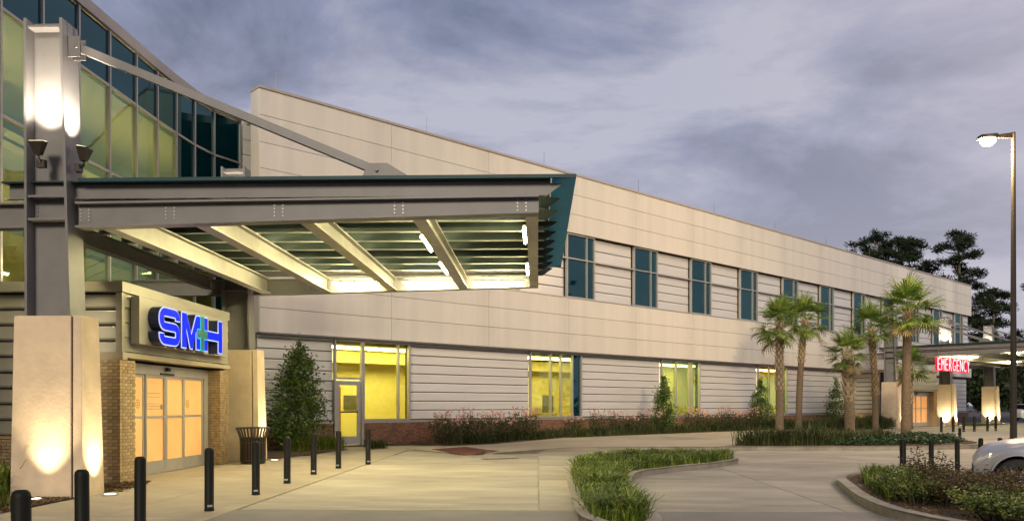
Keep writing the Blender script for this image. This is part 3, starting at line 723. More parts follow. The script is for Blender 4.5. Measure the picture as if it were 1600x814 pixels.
# ------------------------------------------------------------------ support columns
def column(label, frame, rz, b, near=False):
    o = (-8.5, b, 0)
    root = thing('support_column', label, 'column', frame(-8.5, b), rz, 'canopy support columns')
    # battered stucco pier
    m = MB(o); f0, f1, k0, k1 = b-.50, b-.36, b+.27, b+.26
    def pier(x0b, x1b, x0t, x1t, yb0, yb1, yt0, yt1, n=10):
        for i in range(n):
            s, t = i/n, (i+1)/n; L = lambda p, q, u: p + (q-p)*u
            z0, z1 = 3.14*s, 3.14*t
            m.hexa([(L(x0b, x0t, s), L(yb0, yt0, s), z0), (L(x1b, x1t, s), L(yb0, yt0, s), z0), (L(x1b, x1t, s), L(yb1, yt1, s), z0), (L(x0b, x0t, s), L(yb1, yt1, s), z0),
                    (L(x0b, x0t, t), L(yb0, yt0, t), z1), (L(x1b, x1t, t), L(yb0, yt0, t), z1), (L(x1b, x1t, t), L(yb1, yt1, t), z1), (L(x0b, x0t, t), L(yb1, yt1, t), z1)])
    pier(-9.05, -7.985, -9.07, -8.065, f0, k0, f1, k1, 1)
    pr = m.build('pier', M_stucco, root, bevel=.015)
    m = MB(o); m.hexa([(-8.1, f0+.06, 0), (-7.9, f0+.06, 0), (-7.9, k0-.04, 0), (-8.1, k0-.04, 0), (-8.2, f1+.06, 3.12), (-7.97, f1+.06, 3.12), (-7.97, k1-.04, 3.12), (-8.2, k1-.04, 3.12)]); m.build('pier_core', M_dark, root)
    m = MB(o)
    m.hexa([(-7.955, f0+.012, 0), (-7.80, f0+.03, 0), (-7.80, k0-.01, 0), (-7.955, k0-.01, 0), (-8.035, f1+.012, 3.15), (-7.90, f1+.03, 3.15), (-7.90, k1-.01, 3.15), (-8.035, k1-.01, 3.15)])
    m.build('pier_side', M_stucco, root, bevel=.012)
    # tapered steel column: web and two flanges
    zt = 8.34; y0, y1 = b-.25, b+.25
    def plate(xb0, xb1, xt0, xt1, ya, yb, nm):
        m = MB(o); m.hexa([(xb0, ya, 3.13), (xb1, ya, 3.13), (xb1, yb, 3.13), (xb0, yb, 3.13), (xt0, ya, zt), (xt1, ya, zt), (xt1, yb, zt), (xt0, yb, zt)]); return m.build(nm, M_steel, root)
    plate(-8.95, -8.905, -8.97, -8.925, y0, y1, 'flange'); plate(-8.185, -8.14, -8.335, -8.29, y0, y1, 'flange')
    plate(-8.90, -8.19, -8.92, -8.34, b-.018, b+.018, 'web')
    for z in (4.84, 5.24, 8.2):
        xr = -8.195 - .15*(z-3.13)/(zt-3.13)
        for ya, yb in ((y0+.02, b-.022), (b+.022, y1-.02)):
            m = MB(o); m.box(-8.905, xr, ya, yb, z-.018, z+.018); m.build('stiffener', M_steel, root)
    m = MB(o)
    for k in range(4): m.box(-8.87, -8.84, b-.034, b-.018, 4.93+.07*k, 4.96+.07*k)
    m.build('bolt', M_steel, root, kind='stuff')
    return root
column('nearest canopy column, tapered grey steel on a floodlit stucco pier', EW, TH, 14.5)
column('second canopy column beside the sliding doors, behind the litter bin', EW, TH, 23.55)
column('far canopy column on a pale pier left of the emergency doors', GW, G_R, 14.5)
column('far canopy column behind the red emergency lettering', GW, G_R, 24.6)
column('farthest canopy column nearest the street lamp pole', GW, G_R, 34.7)
# lamps that light the piers
def spot(name, parent, loc, aim, energy, size, blend=.8, col=(1, .80, .48), rad=.06):
    d = bpy.data.lights.new(name, 'SPOT'); d.energy = energy; d.spot_size = R(size); d.spot_blend = blend; d.color = col; d.shadow_soft_size = rad
    o = bpy.data.objects.new(name, d); COL.objects.link(o); o.location = loc
    o.rotation_euler = (Vector(aim)).to_track_quat('-Z', 'Y').to_euler()
    if parent is not None: o.parent = parent
    return o
def uplight(label, p, rz, aim, energy, size=84, blend=1.0):
    o = thing('ground_uplight', label, 'uplight', p, rz, 'uplights set in the ground')
    m = MB(); m.lathe([(.13, .0), (.13, .022), (.10, .026)], 16); m.build('rim', M_alu, o)
    m = MB(); m.lathe([(.095, .022), (.095, .029)], 16); m.build('lens', M_lens, o)
    spot('uplight_lamp', o, (0, 0, .05), aim, energy, size, blend)
    return o
uplight('round uplight in the mulch in front of the nearest pier', EW(-8.38, 13.62, .012), TH, (0, .31, 1), 210, 66, 1.0)
uplight('round uplight in the walk beside the nearest pier', EW(-7.52, 14.42, .006), TH, (-.27, .02, 1), 220, 66, 1.0)
uplight('round uplight in the bed beside the second pier', EW(-7.50, 23.5, .006), TH, (-.26, 0, 1), 330, 62, 1.0)
uplight('uplight beside the pier left of the emergency doors', GW(-7.50, 14.5, .02), G_R, (-.22, 0, 1), 160)
uplight('uplight beside the pier behind the emergency lettering', GW(-7.50, 24.6, .02), G_R, (-.33, 0, 1), 420)
uplight('uplight beside the farthest pier', GW(-7.50, 34.7, .02), G_R, (-.33, 0, 1), 420)
uplight('uplight in front of the pier behind the emergency lettering', GW(-8.4, 23.8, .02), G_R, (0, .4, 1), 420)
uplight('uplight in front of the farthest pier', GW(-8.4, 33.9, .02), G_R, (0, .4, 1), 420)
def flood(label, frame, p, rz, yaw, aim, energy):
    w = frame(*p); o = thing('floodlight', label, 'floodlight', w, rz, 'floodlights clamped to the canopy columns'); o.scale = (.82, .82, .82)
    m = MB()
    c, s = math.cos(yaw), math.sin(yaw)
    def L(x, y, z): return (x*c - y*s, x*s + y*c, z)
    m.hexa([L(-.06, -.05, 0), L(.06, -.05, 0), L(.06, .06, 0), L(-.06, .06, 0), L(-.15, -.13, .26), L(.15, -.13, .26), L(.15, .10, .30), L(-.15, .10, .30)])
    m.build('head', M_bronze, o)
    m = MB(); m.hexa([L(-.135, -.115, .262), L(.135, -.115, .262), L(.135, .085, .298), L(-.135, .085, .298), L(-.135, -.115, .268), L(.135, -.115, .268), L(.135, .085, .306), L(-.135, .085, .306)]); m.build('lens', M_lens, o)
    m = MB(); m.tube([L(0, 0, .02), L(0, .0, -.08), L(0, .08, -.14)], .035, 8); m.build('knuckle', M_bronze, o)
    m = MB(); m.hexa([L(-.09, .06, -.24), L(.09, .06, -.24), L(.09, .17, -.24), L(-.09, .17, -.24), L(-.09, .06, -.08), L(.09, .06, -.08), L(.09, .17, -.08), L(-.09, .17, -.08)]); m.build('junction_box', M_bronze, o)
    spot('flood_lamp', o, L(0, -.02, .36), aim, energy, 86, 1.0, (1, .84, .62)); return o
flood('bronze floodlight on the front of the nearest column, left of two', EW, (-8.60, 14.08, 5.90), TH, 0, (.0, .26, 1), 430)
flood('bronze floodlight on the side of the nearest column, right of two', EW, (-7.98, 14.40, 5.88), TH, R(90), (-.28, .05, 1), 360)
flood('floodlight on the front of the column head above the second pier', EW, (-8.62, 23.13, 5.88), TH, 0, (0, .26, 1), 380)
flood('floodlight on the front of the column behind the emergency lettering', GW, (-8.62, 24.18, 5.88), G_R, 0, (0, .26, 1), 520)
flood('floodlight on the side of the column behind the emergency lettering', GW, (-7.98, 24.6, 5.88), G_R, R(90), (-.26, 0, 1), 420)
flood('floodlight on the front of the farthest canopy column', GW, (-8.62, 34.28, 5.88), G_R, 0, (0, .26, 1), 520)

# ------------------------------------------------------------------ entrance vestibules
def vestibule(label, frame, rz, near=True):
    o = (-8.9, 19.6, 0); root = thing('entrance_vestibule', label, 'vestibule', frame(-8.9, 19.6), rz)
    B0, B1 = 16.75, 22.62; AF = -8.5; ZT = 4.1
    m = MB(o); m.box(-14, AF-.20, B0+.14, B0+.3, .0, ZT-.02); m.box(-11.9, AF-.36, B0+.3, B1-.02, ZT-.2, ZT-.02); m.box(AF-.36, AF-.18, B0+.3, B1, 2.68, ZT-.2); m.box(-11.9, -8.6, B1-.15, B1, .0, ZT-.2)
    m.build('wall_core', M_dark, root)
    # siding on the face towards the driveway side
    nP = 9; p = (ZT-.22-.95)/nP
    pl = MB(); h = p-.03; w = 5.0
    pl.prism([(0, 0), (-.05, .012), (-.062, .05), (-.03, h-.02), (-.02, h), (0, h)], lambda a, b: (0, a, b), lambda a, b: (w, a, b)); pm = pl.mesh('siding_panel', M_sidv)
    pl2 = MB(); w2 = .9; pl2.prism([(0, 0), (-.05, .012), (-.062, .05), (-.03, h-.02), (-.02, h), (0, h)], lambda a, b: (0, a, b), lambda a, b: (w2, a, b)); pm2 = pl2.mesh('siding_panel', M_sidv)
    for k in range(nP):
        z = .95 + k*p + .015
        if z > 2.5: inst(pm2, 'siding_panel', root, (-9.55-o[0], B0+.14-o[1], z))
        else: inst(pm2, 'siding_panel', root, (-10.25-o[0], B0+.14-o[1], z), scale=(.95, 1, 1))
        inst(pm, 'siding_panel', root, (-14.4-o[0], B0+.14-o[1], z), scale=(.80, 1, 1))
    for xa, xb, za in ((-10.34, -10.26, .95), (-9.64, -9.56, 2.68), (-8.63, AF, 2.68)):
        m = MB(o); m.box(xa, xb, B0+.02, B0+.139, za, ZT-.2); m.build('corner_trim', M_sidv, root)
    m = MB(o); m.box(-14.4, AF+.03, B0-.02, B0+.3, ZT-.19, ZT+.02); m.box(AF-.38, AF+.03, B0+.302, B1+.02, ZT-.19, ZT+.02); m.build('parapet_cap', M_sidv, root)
    # fascia towards the drive: boards
    for k in range(4):
        m = MB(o); z0 = 2.70 + k*.302; m.hexa([(AF-.18, B0+.142, z0), (AF+.0, B0+.142, z0), (AF+.0, B1, z0), (AF-.18, B1, z0), (AF-.18, B0+.142, z0+.285), (AF-.02, B0+.142, z0+.285), (AF-.02, B1, z0+.285), (AF-.18, B1, z0+.285)]); m.build('fascia_panel', M_sidv, root)
    m = MB(o); m.box(-9.62, AF+.05, B0-.05, B0+.16, 2.52, 2.675); m.box(AF-.30, AF+.05, B0+.162, B1+.03, 2.57, 2.675); m.build('lintel', M_walk, root)
    # brick columns
    bl, bh, j = .203, .057, .010
    if near:
        bm_ = MB(); bm_.box(0, bl, 0, .09, 0, bh); brick = bm_.mesh('brick', M_brick)
        hm = MB(); hm.box(0, .092, 0, .09, 0, bh); half = hm.mesh('brick', M_brick)
    st = MB(o)
    def brickcol(a0, a1, b0, b1, single):
        m = MB(o); m.box(a0+.012, a1-.012, b0+.012, b1-.012, 0.0, 2.515); m.build('brick_core', M_mort, root)
        cy = bh + .011; r = 0; z = .012
        while z + bh < 2.52:
            # front face (towards -b): runs along a
            x = a0 + (0 if r % 2 == 0 else -.107)
            while x < a1-.02:
                xa, xb = max(x, a0), min(x+bl, a1)
                if xb-xa > .04: 
                    if single: obj = inst(brick, 'brick', root, (xa-o[0], b0-o[1]+random.uniform(-.003, .003), z), scale=((xb-xa)/bl, 1, 1))
                    else: st.box(xa, xb, b0, b0+.09, z, z+bh)
                x += bl+j
            y = b0 + .0945 + (.0 if r % 2 else .107)
            if r % 2 == 0 :
                if single: inst(brick, 'brick', root, (a1-o[0]+.0, b0+.0945-o[1], z), rot=(0, 0, R(90)), scale=(.097/bl, 1, 1))
                else: st.box(a1-.09, a1, b0+.0945, b0+.1915, z, z+bh)
            while y < b1-.02:
                ya, yb = y, min(y+bl, b1)
                if yb-ya > .04:
                    if single: inst(brick, 'brick', root, (a1-o[0]+random.uniform(-.003, .003), ya-o[1], z), rot=(0, 0, R(90)), scale=((yb-ya)/bl, 1, 1))
                    else: st.box(a1-.09, a1, ya, yb, z, z+bh)
                y += bl+j
            z += cy; r += 1
    brickcol(-9.18, -8.49, 16.68, 17.34, near)
    brickcol(-8.86, -8.49, 22.02, 22.66, False)
    # wainscot on the siding wall
    z = .012; r = 0
    while z < .93:
        x = -14 - (.1 if r % 2 else 0)
        while x < -9.2:
            st.box(x, min(x+bl, -9.19), B0+.03, B0+.135, z, z+bh); x += bl+j
        z += bh+.011; r += 1
    st.build('brick', M_brick, root, kind='stuff')
    # sliding doors
    AD = -8.86
    fr = MB(o)
    fr.box(AD-.09, AD+.05, 17.35, 22.01, 2.28, 2.51); fr.box(AD-.085, AD+.045, 17.35, 17.42, .004, 2.279); fr.box(AD-.085, AD+.045, 21.76, 22.01, .004, 2.279)
    fr.build('door_header', M_alu, root)
    sn = MB(o); sn.box(AD+.051, AD+.09, 19.15, 19.85, 2.30, 2.335); sn.box(AD+.051, AD+.12, 19.42, 19.58, 2.39, 2.47); sn.build('sensor', M_black, root)
    lv = [17.43, 18.47, 19.50, 20.55, 21.75]
    for i in range(4):
        b0, b1 = lv[i]+.006, lv[i+1]-.006; f = MB(o); da = .045 if i in (1, 2) else 0
        x0, x1 = AD-.04+da*.0, AD+.01+da*.6
        f.box(x0, x1, b0, b0+.075, .012, 2.275); f.box(x0, x1, b1-.075, b1, .012, 2.275)
        f.box(x0+.002, x1-.002, b0+.075, b1-.075, .012, .30); f.box(x0+.002, x1-.002, b0+.075, b1-.075, 1.29, 1.345); f.box(x0+.002, x1-.002, b0+.075, b1-.075, 2.215, 2.275)
        d = f.build('sliding_door', M_alu, root)
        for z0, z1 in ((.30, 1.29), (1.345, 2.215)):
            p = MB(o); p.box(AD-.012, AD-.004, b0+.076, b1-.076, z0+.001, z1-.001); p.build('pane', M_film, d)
        if near:
            k = MB(o); yc = (b0+b1)/2
            if i in (0, 3):
                yc = b1-.28 if i == 0 else b0+.25
                for q in range(16):
                    t0, t1 = 2*math.pi*q/16, 2*math.pi*(q+1)/16
                    k.add([(AD-.002, yc+.10*math.cos(t0), 1.62+.10*math.sin(t0)), (AD-.002, yc+.10*math.cos(t1), 1.62+.10*math.sin(t1)), (AD-.002, yc+.085*math.cos(t1), 1.62+.085*math.sin(t1)), (AD-.002, yc+.085*math.cos(t0), 1.62+.085*math.sin(t0))], [(0, 1, 2, 3)])
                for dz in (-.03, 0, .03): k.box(AD-.003, AD-.001, yc-.05, yc+.05, 1.62+dz-.006, 1.62+dz+.006)
                k.build('round_sticker', M_black, d)
            elif i == 1:
                for row, zz in enumerate((1.86, 1.78, 1.62, 1.56, 1.50)):
                    y = b0+.15
                    while y < b1-.22:
                        l = random.uniform(.02, .07); k.box(AD-.003, AD-.001, y, y+l, zz-.008, zz+.008); y += l+.022
                k.box(AD-.003, AD-.001, b1-.2, b1-.10, 1.49, 1.60)
                k.build('notice', M_alud, d)
    return root
vestibule('main entrance vestibule with tan brick posts and orange lit sliding doors', EW, TH, True)
vestibule('far emergency entrance vestibule with lit sliding doors', GW, G_R, False)

# ------------------------------------------------------------------ blue illuminated sign
def offset_poly(P, d):
    n = len(P); out = []
    for i in range(n):
        a, b, c = Vector(P[i-1]), Vector(P[i]), Vector(P[(i+1) % n])
        d1 = (b-a).normalized(); d2 = (c-b).normalized(); n1 = Vector((d1.y, -d1.x)); n2 = Vector((d2.y, -d2.x))
        k = n1+n2; k = k/max(.35, k.dot(n1)) if k.length > 1e-6 else n1
        out.append(tuple(b + k*d))
    return out
def area(P): return sum(P[i-1][0]*P[i][1]-P[i][0]*P[i-1][1] for i in range(len(P)))/2
def sign_box():
    o = (-8.43, 19.6, 3.36); root = thing('illuminated_sign', 'big glowing blue three letter sign with a cross on a grey box above the doors', 'sign', EW(*o), TH)
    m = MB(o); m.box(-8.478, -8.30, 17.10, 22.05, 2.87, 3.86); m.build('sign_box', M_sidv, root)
    Z0, Z1 = 2.90, 3.70; H = Z1-Z0
    def letter(P, name='letter'):
        if area(P) < 0: P = P[::-1]
        out = offset_poly(P, .017)
        m = MB(o)
        m.prism(out, lambda b, z: (-8.299, b, z), lambda b, z: (-8.075, b, z)); body = m.build(name, M_cross2, root)
        m = MB(o); m.prism(out, lambda b, z: (-8.074, b, z), lambda b, z: (-8.062, b, z)); m.build('lit_outline', M_white, body)
        m = MB(o); m.prism(offset_poly(P, -.010), lambda b, z: (-8.061, b, z), lambda b, z: (-8.052, b, z)); m.build('lit_face', M_blue, body)
    # S: a thick stroke along a rounded path
    b0, b1 = 17.50, 18.52; w = .105
    cl = []
    def arc(cx, cz, rx, rz, t0, t1, n=7):
        for k in range(n+1):
            t = R(t0 + (t1-t0)*k/n); cl.append((cx + rx*math.cos(t), cz + rz*math.sin(t)))
    L, Rr = b0+w, b1-w; zt, zm, zb = Z1-w*.85, (Z0+Z1)/2, Z0+w*.85; q = (zt-zm)/2
    cl.append((Rr, zt-q*.95)); 
    arc(Rr-.16, zt-.13, .16, .13, 0, 90, 4); arc(L+.16, zt-.13, .16, .13, 90, 180, 4); arc(L+.16, zm+.13, .16, .13, 180, 270, 4)
    arc(Rr-.16, zm-.13, .16, .13, 90, 0, 4); arc(Rr-.16, zb+.13, .16, .13, 0, -90, 4); arc(L+.16, zb+.13, .16, .13, 270, 180, 4)
    cl.append((L, zb+q*.95))
    A, B = [], []
    for i, p in enumerate(cl):
        a = cl[max(0, i-1)]; c = cl[min(len(cl)-1, i+1)]; d = Vector((c[0]-a[0], c[1]-a[1])).normalized(); n = Vector((-d.y, d.x))
        wz = w*.84
        A.append((p[0]+n.x*w, p[1]+n.y*wz)); B.append((p[0]-n.x*w, p[1]-n.y*wz))
    S = A + B[::-1]
    letter(S)
    a0, a1 = 18.62, 19.66; s = .24; mid = (a0+a1)/2
    Mp = [(a0, Z0), (a0+s, Z0), (a0+s, Z0+H*.60), (mid-.06, Z0), (mid+.06, Z0), (a1-s, Z0+H*.60), (a1-s, Z0), (a1-.03, Z0), (a1-.03, Z0+H*.34), (a1-.15, Z0+H*.34), (a1-.15, Z0+H*.62), (a1-.03, Z0+H*.62), (a1-.03, Z1), (a1-s, Z1), (mid, Z0+H*.40), (a0+s, Z1), (a0, Z1)]
    letter(Mp)
    h0, h1 = 19.86, 21.02
    Hp = [(h0, Z0), (h0+.22, Z0), (h0+.22, Z0+H*.36), (h1-.24, Z0+H*.36), (h1-.24, Z0), (h1, Z0), (h1, Z1), (h1-.24, Z1), (h1-.24, Z0+H*.62), (h0+.22, Z0+H*.62), (h0+.22, Z1), (h0, Z1), (h0, Z0+H*.62), (h0+.16, Z0+H*.62), (h0+.16, Z0+H*.34), (h0, Z0+H*.34)]
    letter(Hp)
    c = (19.66+19.86)/2-.015
    X = [(c-.115, Z0-.02), (c+.115, Z0-.02), (c+.115, Z0+H*.335), (c+.30, Z0+H*.335), (c+.30, Z0+H*.625), (c+.115, Z0+H*.625), (c+.115, Z1+.02), (c-.115, Z1+.02), (c-.115, Z0+H*.625), (c-.30, Z0+H*.625), (c-.30, Z0+H*.335), (c-.115, Z0+H*.335)]
    m = MB(o); m.prism(X, lambda b, z: (-8.05, b, z), lambda b, z: (-8.042, b, z)); cr = m.build('cross', M_cyan, root)
    m = MB(o); m.prism(offset_poly(X, -.022), lambda b, z: (-8.041, b, z), lambda b, z: (-8.034, b, z)); m.build('cross_face', M_cross, cr)
    for b in (17.8, 18.3, 18.8, 19.3, 19.9, 20.6):
        m = MB(o); m.box(-8.30, -8.06, b-.02, b+.02, 2.835, 2.868); m.build('bracket', M_alu, root)
M_cross2 = pmat('sign_return', (.012, .02, .08), .5)
sign_box()

# ------------------------------------------------------------------ EMERGENCY sign
def emergency():
    t0, L = 40.1, 6.15; yv = -6.75; zb, zt = 3.86, 4.66
    o = thing('emergency_sign', 'glowing red and white emergency lettering hanging under the far canopy', 'sign', FW(t0+L/2, yv, (zb+zt)/2), WING_R)
    x = -L/2; step = L/9
    for i, ch in enumerate('EMERGENCY'):
        body = None
        for lay, (off_, ext, mat) in enumerate(((.030, .06, M_red), (-.022, .012, M_redface))):  # wider red layer draws the halo around each letter as a shape
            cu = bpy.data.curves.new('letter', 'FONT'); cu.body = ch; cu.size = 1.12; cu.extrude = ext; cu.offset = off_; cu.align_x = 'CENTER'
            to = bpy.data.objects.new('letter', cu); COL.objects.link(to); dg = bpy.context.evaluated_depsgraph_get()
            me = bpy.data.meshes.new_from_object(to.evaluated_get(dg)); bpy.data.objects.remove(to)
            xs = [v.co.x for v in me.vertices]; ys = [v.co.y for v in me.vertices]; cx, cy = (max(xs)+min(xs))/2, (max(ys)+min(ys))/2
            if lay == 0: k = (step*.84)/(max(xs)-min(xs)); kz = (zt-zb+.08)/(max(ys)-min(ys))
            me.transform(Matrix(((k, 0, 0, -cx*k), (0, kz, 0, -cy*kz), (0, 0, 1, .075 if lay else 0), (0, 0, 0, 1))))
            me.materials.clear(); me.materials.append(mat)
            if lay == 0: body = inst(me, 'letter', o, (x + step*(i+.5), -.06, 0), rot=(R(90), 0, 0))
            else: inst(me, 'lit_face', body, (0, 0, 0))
    for zr in (-.2, .2):
        m = MB(); m.box(-L/2+.1, L/2-.1, .01, .05, zr-.03, zr+.03); m.build('rail', M_steel, o)
    for q in (-2.4, 0, 2.4):
        m = MB(); m.tube([(q, .035, .2), (q, .035, 1.0)], .025, 6); m.build('hanger', M_steel, o)
emergency()

# ------------------------------------------------------------------ bollards
def bollard_mesh(r, h):
    m = MB(); m.lathe([(r+.004, 0), (r+.004, .03), (r, .035), (r, h-.05), (r*.92, h-.02), (r*.6, h)], 20); return m.mesh('shaft', M_black, True)
def bollard(p, label, group, r=.069, h=.95, cache={}):
    k = (r, h)
    if k not in cache:
        q = MB(); q.box(-.035, .035, -r-.012, -r+.01, .07, .10); cache[k] = (bollard_mesh(r, h), q.mesh('name_tag', M_alu))
    o = thing('bollard', label, 'bollard', p, 0, group); o.rotation_euler = (random.uniform(-.008, .008), random.uniform(-.008, .008), random.uniform(-.5, .5))
    inst(cache[k][0], 'shaft', o, (0, 0, 0)); inst(cache[k][1], 'tag_plate', o, (0, 0, 0)); return o
nb = [(-3.74, 6.35), (-4.31, 8.35), (-4.67, 10.45), (-4.56, 12.53), (-4.54, 14.75), (-4.57, 16.91), (-4.55, 19.08), (-4.36, 20.9), (-3.87, 22.37)]
on = ['first and nearest', 'second', 'third', 'fourth', 'fifth', 'sixth', 'seventh', 'eighth', 'ninth and farthest']
for i, (x, y) in enumerate(nb): bollard((x, y, 0), f'black steel bollard, {on[i]} from the left in the row by the entrance walk', 'bollards along the entrance walk')
for i, (x, D) in enumerate(((1411, 17.3), (1455, 17.7), (1496, 18.0), (1532, 18.2), (1562, 18.4))):
    yt = (685.5, 687, 685, 684, 683.5)[i]; h = 1.6 - (yt-632)/1300*D
    bollard(((x-800)/1300*D, D, 0), f'black bollard behind the shrub island, {("leftmost", "second from left", "middle", "fourth from left", "rightmost, half behind the silver car")[i]}', 'bollards beyond the shrub island', r=(.062, .05, .05, .05, .05)[i], h=h)
for i, x in enumerate((1471, 1489.5, 1506, 1522.5, 1543, 1556)):
    D = 48.4 + i*.5; bollard(((x-800)/1300*D, D, 0), f'small far black bollard before the emergency doors, {("first", "second", "third", "fourth", "fifth", "sixth")[i]} from the left', 'bollards before the emergency entrance', r=.075, h=.9)
bollard((18.6*1.0+ .35, 35.0+.2, 0), 'short dark bollard just left of the street lamp pole', None, r=.06, h=.62)

# ------------------------------------------------------------------ litter bin
bp = EW(-7.72, 22.35)
tb = thing('litter_bin', 'dark slatted metal litter bin with a flared rim beside the sliding doors', 'litter bin', bp, TH)
m = MB(); m.lathe([(.27, .05), (.30, .10), (.31, .70), (.29, .72)], 20); m.build('liner', M_black, tb)
sl = MB(); pr = [(.325, .06), (.325, .55), (.345, .72), (.40, .88), (.445, .97)]
for i in range(len(pr)-1):
    (r0, z0), (r1, z1) = pr[i], pr[i+1]
    sl.hexa([(r0, -.022, z0), (r0+.012, -.022, z0), (r0+.012, .022, z0), (r0, .022, z0), (r1, -.022, z1), (r1+.012, -.022, z1), (r1+.012, .022, z1), (r1, .022, z1)])
slm = sl.mesh('slat', M_bronze)
for k in range(28): inst(slm, 'slat', tb, (0, 0, 0), 2*math.pi*k/28)
for r, z in ((.331, .10), (.331, .58), (.45, .975)):
    m = MB(); m.tube([((r)*math.cos(2*math.pi*k/24), (r)*math.sin(2*math.pi*k/24), z) for k in range(25)], .016, 6, cap=False); m.build('hoop', M_bronze, tb)
m = MB(); m.lathe([(.30, 0), (.33, .02), (.31, .05)], 20); m.build('base', M_bronze, tb)

# ------------------------------------------------------------------ street lamp
LPX, LPY = 20.55, 34.1
lp = thing('street_lamp', 'tall dark street lamp with one glowing amber head', 'street lamp', (LPX, LPY, 0))
m = MB(); m.lathe([(.135, .0), (.13, .3), (.075, 12.75)], 12); m.build('pole', M_pole, lp, smooth=False)
m = MB(); m.lathe([(.24, .0), (.24, .10), (.17, .22)], 12); m.build('base_cover', M_pole, lp)
m = MB(); m.hexa([(-.72, -.05, 12.52), (.05, -.05, 12.50), (.05, .05, 12.50), (-.72, .05, 12.52), (-.72, -.05, 12.64), (.05, -.05, 12.74), (.05, .05, 12.74), (-.72, .05, 12.64)]); m.build('arm', M_pole, lp)
m = MB(); m.hexa([(-1.45, -.20, 12.47), (-.70, -.20, 12.47), (-.70, .20, 12.47), (-1.45, .20, 12.47), (-1.38, -.15, 12.62), (-.72, -.16, 12.68), (-.72, .16, 12.68), (-1.38, .15, 12.62)]); m.build('lamp_head', M_pole, lp, bevel=.02)
m = MB(); m.lathe([(.06, 12.18), (.20, 12.24), (.29, 12.36), (.30, 12.465)], 16, (-1.05, 0)); m.build('lens', M_lamp, lp, smooth=True)  # lens oversized so that its shape takes in part of the lamp's halo
pt = bpy.data.lights.new('street_lamp_light', 'POINT'); pt.energy = 2600; pt.color = (1, .70, .34); pt.shadow_soft_size = .2
po = bpy.data.objects.new('street_lamp_light', pt); COL.objects.link(po); po.parent = lp; po.location = (-1.05, 0, 12.05)

# ------------------------------------------------------------------ plants
def leaf_quads(C, D, size, wid, rng, droop=0.0):
    """folded leaf quads: centres C, directions D (unit), length and width arrays -> V, F"""
    n = len(C); up = rng.normal(size=(n, 3)); s = np.cross(D, up); s /= np.linalg.norm(s, axis=1)[:, None] + 1e-9
    l = (size*rng.uniform(.7, 1.3, n))[:, None]; w = (wid*rng.uniform(.7, 1.3, n))[:, None]
    a = C - D*l*.5; b = C + D*l*.5; mid = C + D*l*.02
    V = np.stack([a, mid + s*w*.5, b, mid - s*w*.5], 1).reshape(-1, 3)
    F = np.arange(4*n).reshape(-1, 4); return V, F
def unit(v): return v/(np.linalg.norm(v, axis=1)[:, None] + 1e-9)
def cone_shrub_mesh(seed, H, Rm, n, leaf=.13, base=.25):
    r = np.random.default_rng(seed)
    nc = 110; u = r.beta(1.15, 1.5, nc); ang = r.uniform(0, 2*math.pi, nc)
    rad = Rm*np.clip(np.minimum(1.0 - u, .25 + u*3.5), .05, 1)**.85*(1.0 + .26*np.sin(ang*3 + u*9 + seed))*r.uniform(.55, 1.0, nc)
    cc = np.stack([rad*np.cos(ang), rad*np.sin(ang), base + u*(H-base)], 1)
    k = r.integers(0, nc, n); sp = (Rm*.22)*(1.0 - .55*u[k])
    P = cc[k] + r.normal(size=(n, 3))*sp[:, None]
    out = P - np.array([0, 0, 0]); out[:, 2] = .25*Rm; D = unit(out*.9 + r.normal(size=(n, 3))*Rm*.6)
    D[:, 2] = np.abs(D[:, 2])*.6 + .1; D = unit(D)
    top = np.array([[0, 0, H]]) + np.random.default_rng(seed+1).normal(size=(40, 3))*np.array([.06, .06, .14])
    P = np.vstack([P, top]); D = np.vstack([D, unit(r.normal(size=(40, 3))*.4 + np.array([0, 0, 1]))])
    V, F = leaf_quads(P, D, leaf, leaf*.5, r); return V, F
MAG = {}
def magnolia(p, H, Rm, seed, n, label):
    o = thing('magnolia_shrub', label, 'shrub', p, random.uniform(0, 6), 'clipped magnolias along the wall')
    m = MB(); m.tube([(0, 0, 0), (.02, .01, H*.5), (0, 0, H*.9)], [.05, .03, .01], 6)
    for k in range(10):
        a = k*2.4; z = H*(.1+.075*k); m.tube([(0, 0, z), (Rm*.6*(1-k/12)*math.cos(a), Rm*.6*(1-k/12)*math.sin(a), z+H*.08)], [.018, .006], 5)
    m.build('trunk', M_bark, o)
    V, F = cone_shrub_mesh(seed, H, Rm, n); quads('crown', V, F, LEAF_mag, o)
magnolia((-7.42, 29.0, .03), 3.68, 1.18, 3, 7000, 'large cone shaped evergreen shrub left of the glass side door')
magnolia((7.9, 43.4, .1), 2.85, .78, 5, 2600, 'small cone shaped evergreen shrub in front of the middle lit window')
magnolia((14.95, 50.0, .1), 3.0, .80, 9, 2600, 'small sparse evergreen shrub left of the first palm')
magnolia((22.2, 57.0, .1), 3.2, .8, 11, 2200, 'dark evergreen shrub half hidden behind the short palm trunk')

